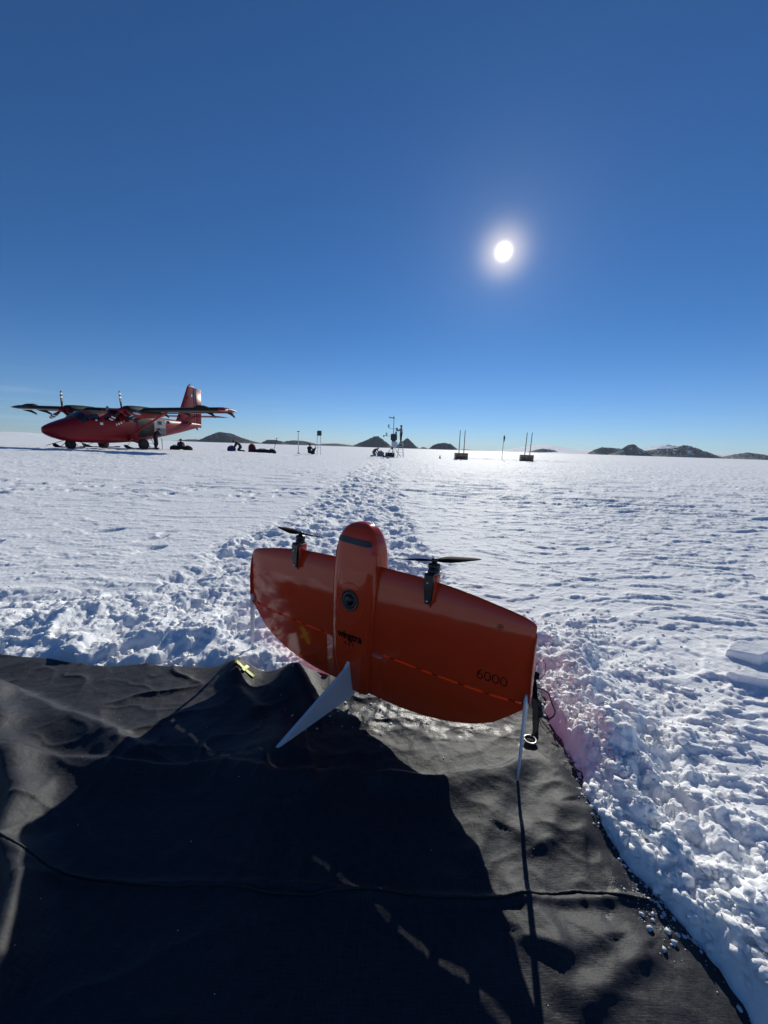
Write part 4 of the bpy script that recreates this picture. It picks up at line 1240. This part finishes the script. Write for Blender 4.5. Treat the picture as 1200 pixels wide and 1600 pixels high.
# ------------------------------------------------------------------ people (one skinned body each)
def person(name, loc, rz, J, label, top, legs, hair=None, hat=None, split=.92, skin=(.35, .2, .14), group=None, scale=1.0):
    """J: joint name -> (x, y, z, radius); -y is the way the figure faces"""
    E_ = [('pelvis', 'waist'), ('waist', 'chest'), ('chest', 'neck'), ('neck', 'chin'), ('chin', 'crown')]
    for s in 'lr':
        E_ += [('chest', 'sh_' + s), ('sh_' + s, 'el_' + s), ('el_' + s, 'wr_' + s), ('wr_' + s, 'hd_' + s), ('wr_' + s, 'th_' + s), ('pelvis', 'hip_' + s), ('hip_' + s, 'kn_' + s), ('kn_' + s, 'an_' + s), ('an_' + s, 'toe_' + s)]
    for s in 'lr':
        w = Vector(J['wr_' + s][:3]); h = Vector(J['hd_' + s][:3]); d = (h - w)
        J['th_' + s] = (*(w + d * .55 + Vector((.035 * (-1 if s == 'l' else 1), -.03, 0))), .02)
    names = list(J); idx = {n: i for i, n in enumerate(names)}
    me = bpy.data.meshes.new(name)
    me.from_pydata([tuple(c * scale for c in J[n][:3]) for n in names], [(idx[a], idx[b]) for a, b in E_], [])
    tmp = bpy.data.objects.new('tmp', me); COL.objects.link(tmp)
    tmp.modifiers.new('skin', 'SKIN')
    sv = me.skin_vertices[0].data if me.skin_vertices else None
    if sv is None:
        import bmesh
        bm = bmesh.new(); bm.from_mesh(me); bm.verts.layers.skin.verify(); bm.to_mesh(me); bm.free(); sv = me.skin_vertices[0].data
    for n in names:
        r = J[n][3] * scale; sv[idx[n]].radius = (r, r); sv[idx[n]].use_root = (n == 'pelvis')
    ss = tmp.modifiers.new('sub', 'SUBSURF'); ss.levels = 2; ss.render_levels = 2
    dg = bpy.context.evaluated_depsgraph_get(); dg.update()
    bme = bpy.data.meshes.new_from_object(tmp.evaluated_get(dg)); bpy.data.objects.remove(tmp)
    bme.name = 'person'
    for m in (top, legs, mat('skin_tone', skin, .55), mat('boot_black', (.015, .015, .016), .6)): bme.materials.append(m)
    hd = Vector(J['crown'][:3]) * scale; ch = Vector(J['chin'][:3]) * scale
    lg = [(Vector(J[a][:3]) * scale, Vector(J[b][:3]) * scale) for s in 'lr' for a, b in (('hip_' + s, 'kn_' + s), ('kn_' + s, 'an_' + s))]
    an = [Vector(J['an_' + s][:3]) * scale for s in 'lr'] + [Vector(J['toe_' + s][:3]) * scale for s in 'lr']
    def sdist(p, a, b):
        t = max(0, min(1, (p - a).dot(b - a) / max(1e-9, (b - a).length_squared))); return (p - a - (b - a) * t).length
    upper = [(Vector(J[a][:3]) * scale, Vector(J[b][:3]) * scale) for a, b in E_ if not (a[:2] in ('hi', 'kn', 'an') or b[:3] == 'hip')]
    for p in bme.polygons:
        c = p.center; p.use_smooth = True
        du = min(sdist(c, *q) for q in upper); dl_ = min(sdist(c, *q) for q in lg)
        if min((c - a).length for a in an) < .12: p.material_index = 3
        elif dl_ < du: p.material_index = 1
        elif (c - (hd + ch) / 2).length < .125: p.material_index = 2
        else: p.material_index = 0
    o = bpy.data.objects.new(name, bme); COL.objects.link(o)
    o.location = loc; o.rotation_euler = (0, 0, rz)
    tag(o, label, 'person', group)
    # head covering follows the head's own axis
    ax = (hd - ch).normalized(); q = ax.to_track_quat('Z', 'Y').to_matrix()
    cen = ch.lerp(hd, .72)
    if hat:
        mb = MB(); rings = []
        for r_, h in ((.118, -.02), (.122, .02), (.115, .065), (.085, .11), (.04, .135), (.005, .142)):
            rings.append([cen + q @ Vector((r_ * scale * math.cos(a), r_ * scale * math.sin(a), h * scale)) for a in [2 * math.pi * k / 16 for k in range(16)]])
        mb.loft(rings).build(hat[0], hat[1], o)
    # eyes, nose and ears as small face relief
    f = q @ Vector((0, -1, 0)); rt = q @ Vector((1, 0, 0)); mid = ch.lerp(hd, .5)
    SKM = mat('skin_tone', skin, .55)
    MB().lathe(tuple(mid + f * .10 * scale - ax * .012), [(0, -.022), (.013, -.012), (.018, .005), (0, .016)], 'Z', 8).build('nose', SKM, o)
    for s in (-1, 1): MB().lathe(tuple(mid + rt * s * .098 * scale - ax * .005), [(0, -.03), (.016, -.015), (.018, .012), (0, .03)], 'Z', 8).build('ear', SKM, o)
    return o
def stand(**k):
    J = dict(pelvis=(0, 0, .96, .150), waist=(0, 0, 1.12, .145), chest=(0, 0, 1.36, .155), neck=(0, -.01, 1.53, .065), chin=(0, -.02, 1.60, .085), crown=(0, -.02, 1.72, .095),
             sh_l=(-.20, 0, 1.44, .080), el_l=(-.27, .02, 1.15, .062), wr_l=(-.27, -.08, .92, .045), hd_l=(-.27, -.11, .82, .040),
             sh_r=(.20, 0, 1.44, .080), el_r=(.27, .02, 1.15, .062), wr_r=(.27, -.08, .92, .045), hd_r=(.27, -.11, .82, .040),
             hip_l=(-.10, 0, .90, .115), kn_l=(-.11, -.02, .50, .080), an_l=(-.11, 0, .10, .060), toe_l=(-.12, -.17, .05, .050),
             hip_r=(.10, 0, .90, .115), kn_r=(.11, -.02, .50, .080), an_r=(.11, 0, .10, .060), toe_r=(.12, -.17, .05, .050))
    J.update(k); return J
C_DK = mat('parka_dark', (.016, .017, .022), .8); C_TR = mat('trousers_dark', (.012, .013, .017), .8)
C_OR = mat('parka_orange', (.40, .05, .02), .75); C_GY = mat('shirt_grey', (.20, .21, .22), .8); C_RD = mat('parka_maroon', (.10, .012, .012), .8)
C_BL = mat('cloth_blue', (.02, .04, .14), .8); C_WH = mat('hat_pale', (.75, .76, .78), .8); C_BR = mat('hat_brown', (.05, .03, .025), .8)
def gz(x, y): return _pt(snow_z, (x, y))
def pworld(lx, ly):   # point beside the aircraft
    c, s = math.cos(4.504), math.sin(4.504)
    return PLANE[0] + lx * c - ly * s, PLANE[1] + lx * s + ly * c
x, y = pworld(-1.9, 2.1)
person('person', (x, y, gz(x, y)), RAD(150), stand(chest=(0, -.16, 1.30, .155), neck=(0, -.24, 1.45, .065), chin=(0, -.28, 1.50, .085), crown=(0, -.34, 1.60, .095),
       sh_l=(-.20, -.17, 1.37, .080), sh_r=(.20, -.17, 1.37, .080), el_l=(-.27, -.32, 1.15, .062), el_r=(.27, -.32, 1.15, .062), wr_l=(-.2, -.52, 1.2, .045), wr_r=(.2, -.52, 1.2, .045), hd_l=(-.18, -.61, 1.22, .04), hd_r=(.18, -.61, 1.22, .04),
       kn_l=(-.14, -.06, .5, .08), an_l=(-.16, .12, .1, .06), toe_l=(-.17, -.05, .05, .05)), 'person in dark clothes bending at the open cargo door of the red aircraft', C_DK, C_TR, hat=('wool_hat', C_BR))
SIT = dict(pelvis=(0, .05, .18, .16), waist=(0, .06, .34, .15), chest=(0, .03, .56, .155), neck=(0, -.02, .72, .065), chin=(0, -.05, .78, .085), crown=(0, -.06, .90, .095),
           sh_l=(-.20, .02, .64, .08), el_l=(-.28, -.12, .42, .062), wr_l=(-.16, -.30, .40, .045), hd_l=(-.12, -.38, .40, .04),
           sh_r=(.20, .02, .64, .08), el_r=(.28, -.12, .42, .062), wr_r=(.16, -.30, .40, .045), hd_r=(.12, -.38, .40, .04),
           hip_l=(-.11, 0, .16, .115), kn_l=(-.18, -.38, .40, .085), an_l=(-.16, -.58, .10, .06), toe_l=(-.18, -.72, .06, .05),
           hip_r=(.11, 0, .16, .115), kn_r=(.18, -.38, .40, .085), an_r=(.16, -.58, .10, .06), toe_r=(.18, -.72, .06, .05))
x, y = -17.48, 33.1
person('person', (x, y, gz(x, y)), RAD(200), stand(**SIT), 'person with an orange hood sitting on the snow just right of the aircraft', C_DK, C_TR, hat=('orange_hood', C_OR), scale=.95)
KN = dict(pelvis=(0, .12, .42, .16), waist=(0, .02, .56, .15), chest=(0, -.18, .72, .16), neck=(0, -.33, .80, .065), chin=(0, -.40, .82, .085), crown=(0, -.50, .86, .095),
          sh_l=(-.20, -.24, .76, .08), el_l=(-.24, -.36, .48, .062), wr_l=(-.18, -.50, .28, .045), hd_l=(-.16, -.56, .20, .04),
          sh_r=(.20, -.24, .76, .08), el_r=(.24, -.36, .48, .062), wr_r=(.18, -.50, .28, .045), hd_r=(.16, -.56, .20, .04),
          hip_l=(-.11, .10, .38, .12), kn_l=(-.14, -.18, .10, .085), an_l=(-.13, .26, .08, .06), toe_l=(-.13, .42, .05, .05),
          hip_r=(.11, .10, .38, .12), kn_r=(.14, -.18, .10, .085), an_r=(.13, .26, .08, .06), toe_r=(.13, .42, .05, .05))
x, y = -14.0, 37.2
person('person', (x, y, gz(x, y)), RAD(-80), stand(**KN), 'person in dark clothes kneeling and bending over a blue bag', C_DK, C_TR, hat=('wool_hat', C_BR), scale=1.1)
x, y = -8.06, 41.1
person('person', (x, y, gz(x, y)), RAD(160), stand(**SIT), 'person in dark clothes sitting on the snow between the thin pole and the screen stand', C_DK, C_TR, hat=('wool_hat', C_BR), scale=1.08)
x, y = -.0300 * 42, 42
person('person', (x, y, gz(x, y)), RAD(60), stand(**KN), 'person in a pale hat kneeling left of the weather mast', C_RD, C_GY, hat=('pale_hat', C_WH), scale=1.0)

# ------------------------------------------------------------------ gear bags
def sack(name, x, y, w, d, h, rz, m, label, cat='bag', group=None, seed=1, extras=None):
    o = empty(name, (x, y, gz(x, y) - .02), rz); g = np.random.RandomState(seed); rings = []
    for f, k in ((0, .82), (.08, .97), (.3, 1.03), (.6, .97), (.82, .80), (.95, .48), (1.0, .12)):
        rings.append([((w / 2 * k * abs(math.cos(a)) ** .7 * (1 if math.cos(a) > 0 else -1)) * (1 + .06 * g.randn()), (d / 2 * k * abs(math.sin(a)) ** .7 * (1 if math.sin(a) > 0 else -1)) * (1 + .06 * g.randn()), h * f) for a in [2 * math.pi * j / 16 for j in range(16)]])
    MB().loft(rings).build('bag_body', m, o)
    MB().tube([(-w * .2, 0, h * .93), (-w * .1, 0, h * 1.10), (w * .1, 0, h * 1.10), (w * .2, 0, h * .93)], .02, 6).build('carry_handle', C_TR, o)
    MB().tube([(w / 2 * 1.04 * math.cos(a), d / 2 * 1.04 * math.sin(a), h * .45) for a in [2 * math.pi * j / 20 for j in range(21)]], .015, 5).build('strap', C_TR, o)
    tag(o, label, cat, group); return o
sack('kit_bag', -18.05, 33.2, .75, .5, .42, .2, C_DK, 'dark kit bag on the left of the orange-hooded person', seed=1)
sack('kit_bag', -16.95, 33.2, .8, .5, .40, -.3, C_DK, 'dark kit bag on the right of the orange-hooded person', seed=2)
sack('blue_bag', -14.55, 36.6, .75, .5, .50, .1, C_BL, 'blue bag lying left of the kneeling person in dark clothes', seed=3)
sack('rucksack', -12.75, 37.0, .7, .55, .80, .0, C_RD, 'maroon rucksack standing at the left end of the long gear bundle', seed=4)
sack('gear_bundle', -11.65, 36.6, 1.9, .5, .34, .05, C_TR, 'long dark gear bundle lying on the snow between rucksack and leaning shovel', seed=5)
sack('gear_sack', -10.85, 36.9, .8, .5, .42, .0, C_DK, 'dark sack at the foot of the leaning shovel', seed=6)
sack('rucksack', -.0135 * 41.5, 41.5, .75, .55, .62, .3, C_GY, 'grey rucksack beside the kneeling person in a pale hat', seed=7)
sh = empty('shovel', (-10.75, 37.1, gz(-10.75, 37.1))); tag(sh, 'thin-handled shovel leaning out of the dark gear on the snow', 'shovel')
MB().tube([(0, 0, .1), (.32, .1, 1.45)], .025, 6).build('handle', C_BR, sh)
MB().tube([(.24, .1, 1.43), (.40, .1, 1.47)], .025, 6).build('grip', C_BR, sh)
MB().loft([[(-.12, 0, .25), (.16, 0, .18), (.16, .03, .18), (-.12, .03, .25)], [(-.17, -.02, -.05), (.06, -.02, -.12), (.06, .02, -.12), (-.17, .02, -.05)]], smooth=False).build('blade', AGRY, sh)
bd = empty('snow_board', (-7.62, 41.0, gz(-7.62, 41.0))); tag(bd, 'dark board leaning beside the person sitting near the screen stand', 'board')
MB().loft([[(-.32, -.02, 0), (.02, -.02, 0), (.02, .03, 0), (-.32, .03, 0)], [(-.02, -.02, .62), (.26, -.02, .72), (.26, .03, .72), (-.02, .03, .62)]], smooth=False).build('panel', C_DK, bd)
MB().tube([(.02, 0, .3), (.22, 0, .95)], .03, 6).build('rail', C_DK, bd)
# the long dark case below the weather mast
PELI = mat('case_black', (.015, .016, .018), .45)
cs = empty('equipment_case', (.0105 * 40.3, 40.3, gz(.42, 40.3)), .05); tag(cs, 'black equipment case on the snow under the weather mast', 'case')
MB().box((0, 0, .20), (.95, .5, .34), bev=.04).build('case_body', PELI, cs)
MB().box((0, 0, .42), (.97, .52, .10), bev=.03).build('lid', PELI, cs)
for s in (-.28, .28): MB().box((s, -.265, .36), (.08, .03, .10), bev=.008).build('latch', AMET, cs)
MB().tube([(-.1, -.27, .25), (-.1, -.31, .25), (.1, -.31, .25), (.1, -.27, .25)], .015, 6).build('handle', PELI, cs)
x = -.006 * 40; cs2 = sack('tool_bag', x, 40.2, .40, .3, .18, 0, C_TR, 'small black tool bag between grey rucksack and equipment case', seed=8)

# ------------------------------------------------------------------ weather station
MET = mat('mast_metal', (.16, .17, .18), .45, metal=.6); IB = mat('instrument_dark', (.03, .032, .036), .5); IW = mat('instrument_white', (.62, .64, .66), .5)
sx, sy = .0178 * 41, 41.0
ws = empty('weather_mast', (sx, sy, gz(sx, sy))); tag(ws, 'weather station mast with wind sensors, dark box and pale box on tripod legs', 'weather station')
MB().tube([(0, 0, .3), (0, 0, 3.95)], [.045, .03], 10).build('mast_pole', MET, ws)
for k in range(3):
    a = RAD(90 + 120 * k)
    MB().tube([(0, 0, 1.15), (.95 * math.cos(a), .95 * math.sin(a), 0)], .028, 8).build('leg', MET, ws)
    MB().tube([(0, 0, .5), (.55 * math.cos(a), .55 * math.sin(a), .48)], .016, 6).build('brace', MET, ws)
def crossarm(z, x0, x1, name='crossarm'):
    return MB().tube([(x0, 0, z), (x1, 0, z)], .018, 6).build(name, MET, ws)
crossarm(3.92, -.30, .12); crossarm(2.88, -.42, .34); crossarm(2.12, -.98, 0)
def windmill(x, z, y=0):   # propeller vane
    v = MB().tube([(x + .16, y, z), (x - .10, y, z), (x - .24, y, z)], [.02, .045, .03], 8).build('wind_vane', IB, ws)
    MB().prism([(x + .10, z), (x + .30, z + .14), (x + .30, z - .10)], 'Y', y - .008, y + .008).build('vane_tail', IB, v)
    for k in range(4):
        a = math.pi / 2 * k + .4
        MB().box((x - .25, y + .09 * math.cos(a), z + .09 * math.sin(a)), (.02, .05, .19), rot=Matrix.Rotation(a - math.pi / 2, 3, 'X')).build('vane_blade', IB, v)
    return v
windmill(-.26, 4.02)
def shield(x, z, h=.30, r=.09):
    for k in range(5):
        MB().lathe((x, 0, z + h * k / 5), [(r * .5, 0), (r, 0), (r * .9, h / 9), (r * .45, h / 8)], n=14).build('shield_plate', IB, ws)
shield(-.52, 2.98, .34, .10); shield(-.73, 2.14, .34, .10)
MB().tube([(-.44, 0, 2.88), (-.52, 0, 3.0)], .015, 6).build('bracket', MET, ws)
for xx in (.34,):
    MB().lathe((xx, 0, 2.86), [(.0, -.10), (.07, -.08), (.10, .02), (.09, .12), (0, .16)], n=14).build('radiation_sensor', IB, ws)
    MB().tube([(.05, 0, 2.35), (.22, 0, 2.5), (.34, 0, 2.85)], .016, 6).build('bracket', MET, ws)
MB().box((.28, -.02, 2.48), (.16, .14, .26), bev=.03).build('sensor_head', IB, ws)
MB().lathe((-1.0, 0, 1.98), [(.0, -.0), (.05, .0), (.06, .22), (.0, .24)], n=12).build('humidity_probe', IB, ws)
MB().box((.05, -.10, 2.02), (.66, .36, .66), bev=.05).build('logger_box', IB, ws)
MB().box((.05, -.10, 1.60), (.40, .30, .22), bev=.03).build('battery_box', IB, ws)
MB().box((.14, -.16, 1.28), (.62, .22, .54), bev=.02).build('pale_box', IW, ws)
MB().box((-.1, -.05, .86), (.16, .14, .24), bev=.02).build('junction_box', IB, ws)
MB().tube([(.05, -.1, 1.6), (.2, -.05, .9), (.1, 0, .4), (.4, -.1, .05)], .014, 5).build('cable', IB, ws)
# stepladder with a person on it
LADM = mat('ladder_aluminium', (.55, .56, .58), .4, metal=.7)
lx_, ly_ = .0375 * 40.6, 40.6
ld = empty('stepladder', (lx_, ly_, gz(lx_, ly_))); tag(ld, 'aluminium stepladder standing right of the weather mast', 'ladder')
for s in (-1, 1):
    MB().tube([(.30 * s, -.62, 0), (.20 * s, -.06, 1.42)], .026, 6).build('front_rail', LADM, ld)
    MB().tube([(.30 * s, .55, 0), (.20 * s, .06, 1.42)], .020, 6).build('rear_rail', LADM, ld)
for k in range(4):
    f = (k + .8) / 5
    MB().box((0, -.62 + .56 * f, 1.42 * f), (.56 - .18 * f, .11, .028)).build('tread', LADM, ld)
MB().box((0, 0, 1.43), (.46, .30, .035), bev=.01).build('top_step', LADM, ld)
for k in (.35, .75): MB().tube([(-.28, .55 - .5 * k, 1.42 * k), (.28, .55 - .5 * k, 1.42 * k)], .014, 6).build('rear_brace', LADM, ld)
zt = gz(lx_, ly_) + 1.45
person('person', (lx_, ly_, zt), RAD(-75), stand(
    sh_l=(-.20, -.02, 1.44, .08), el_l=(-.25, -.26, 1.22, .062), wr_l=(-.20, -.48, 1.30, .045), hd_l=(-.18, -.57, 1.32, .04),
    sh_r=(.20, -.02, 1.44, .08), el_r=(.26, -.28, 1.25, .062), wr_r=(.16, -.52, 1.34, .045), hd_r=(.14, -.60, 1.36, .04),
    an_l=(-.09, 0, .09, .06), toe_l=(-.09, -.15, .05, .05), an_r=(.09, 0, .09, .06), toe_r=(.09, -.15, .05, .05)),
    'person in a grey top standing on the stepladder, working on the mast', C_GY, C_TR, hat=('wool_hat', C_BR))

# ------------------------------------------------------------------ poles, screen stand, crates, flag
x, y = -9.57, 42.4
o = empty('stake_pole', (x, y, gz(x, y))); tag(o, 'thin pole with a small T-shaped head standing left of the screen stand', 'pole')
MB().tube([(0, 0, 0), (.02, 0, 2.35)], [.05, .04], 8).build('pole_shaft', IW, o)
MB().box((.02, 0, 2.38), (.26, .10, .09), bev=.02).build('pole_head', IB, o)
MB().box((.05, 0, .05), (.3, .3, .06), bev=.01).build('foot_plate', IB, o)
x, y = -6.84, 39.6
o = empty('screen_stand', (x, y, gz(x, y))); tag(o, 'dark louvred screen box on two tall legs', 'screen stand')
for s in (-.16, .16):
    MB().tube([(s * 1.1, 0, 0), (s, 0, 2.35)], .030, 8).build('leg', IW, o)
MB().box((.06, 0, 1.92), (.44, .34, .06), bev=.01).build('base_board', IB, o)
for k in range(5): MB().box((.06, 0, 1.99 + .08 * k), (.42, .36, .05), rot=Matrix.Rotation(RAD(12), 3, 'X')).build('louvre', mat('louvre_green', (.03, .05, .035), .6), o)
MB().box((.06, 0, 2.17), (.36, .28, .44)).build('screen_box', IB, o)
MB().tube([(-.16, 0, .7), (.16, 0, .7)], .014, 6).build('cross_rail', IW, o)
WOOD = mat('crate_wood', (.20, .12, .075), .75, var=.35, scale=5, bump=.4, bscale=30); BAM = mat('bamboo', (.16, .09, .06), .6, var=.3, scale=4)
def crate(x, y, rz, label, tilt):
    o = empty('pole_crate', (x, y, gz(x, y) - .03), rz); tag(o, label, 'crate', 'wooden crates with two tall poles')
    for k in range(3):
        for yy in (-.40, .40): MB().box((0, yy, .13 + .215 * k), (1.22, .035, .20), bev=.006).build('plank', WOOD, o)
        for xx in (-.60, .60): MB().box((xx, 0, .13 + .215 * k), (.035, .76, .20), bev=.006).build('plank', WOOD, o)
    for xx in (-.57, .57):
        MB().box((xx * .96, -.43, .34), (.07, .03, .66)).build('corner_batten', WOOD, o)
    MB().box((0, 0, .52), (1.15, .74, .04)).build('lid_board', WOOD, o)
    for s in (-.24, .26):
        MB().tube([(s, 0, 0), (s + tilt, 0, 1.4), (s + tilt * 1.6, 0, 2.95)], [.048, .042, .034], 8).build('pole', BAM, o)
        for zz_ in (.9, 1.5, 2.1): MB().lathe((s + tilt * zz_ / 1.6, 0, zz_), [(.044, -.012), (.054, 0), (.044, .012)], n=8).build('node_ring', BAM, o)
    return o
crate(7.71, 39.8, .05, 'wooden crate with two tall poles, nearer the weather mast', .0)
crate(14.67, 40.5, -.08, 'wooden crate with two tall poles, right of the black flag', .06)
x, y = .299 * 42.5, 42.5
o = empty('flag_pole', (x, y, gz(x, y))); tag(o, 'black flag hanging from a thin bamboo pole between the two crates', 'flag')
MB().tube([(0, 0, 0), (.02, 0, 1.3), (.07, 0, 2.62)], [.03, .027, .02], 8).build('pole', BAM, o)
mb = MB(); rings = []
for k in range(9):
    z = 2.55 - .09 * k; w = (.06, .16, .20, .19, .15, .17, .12, .09, .02)[k]
    rings.append([(.06 - w * .35, .03 * math.sin(k), z), (.06 + w * .2, .05 + .03 * math.cos(k * 1.7), z), (.06 + w * .65, .02 * math.sin(k * 2), z), (.06 + w * .2, -.05, z)])
mb.loft(rings).build('flag_cloth', mat('flag_black', (.012, .012, .014), .85), o)
x, y = .1395 * 41, 41
o = empty('marker_cone', (x, y, gz(x, y))); tag(o, 'tiny green marker cone on the snow left of the nearer crate', 'marker')
GRN = mat('marker_green', (.04, .28, .12), .5)
MB().lathe((0, 0, 0), [(.11, 0), (.10, .04), (.03, .36), (0, .37)], n=14).build('cone', GRN, o)
MB().box((0, 0, .012), (.28, .28, .024)).build('base', GRN, o)

# ------------------------------------------------------------------ clear cold air that pales the far hills
hz = MB().box((0, 0, 148), (64000, 64000, 304)).build('haze', None)
hz.data.materials.clear()
hm = bpy.data.materials.new('thin_air'); hm.use_nodes = True
hn = hm.node_tree; hn.nodes.clear()
ho = hn.nodes.new('ShaderNodeOutputMaterial'); hv = hn.nodes.new('ShaderNodeVolumePrincipled')
hv.inputs['Color'].default_value = (.80, .90, 1.0, 1); hv.inputs['Density'].default_value = 1.5e-5; hv.inputs['Anisotropy'].default_value = .2
hn.links.new(hv.outputs[0], ho.inputs['Volume']); hz.data.materials.append(hm)
tag(hz, 'thin blue haze in the cold air over the snow plain', 'haze', kind='stuff')
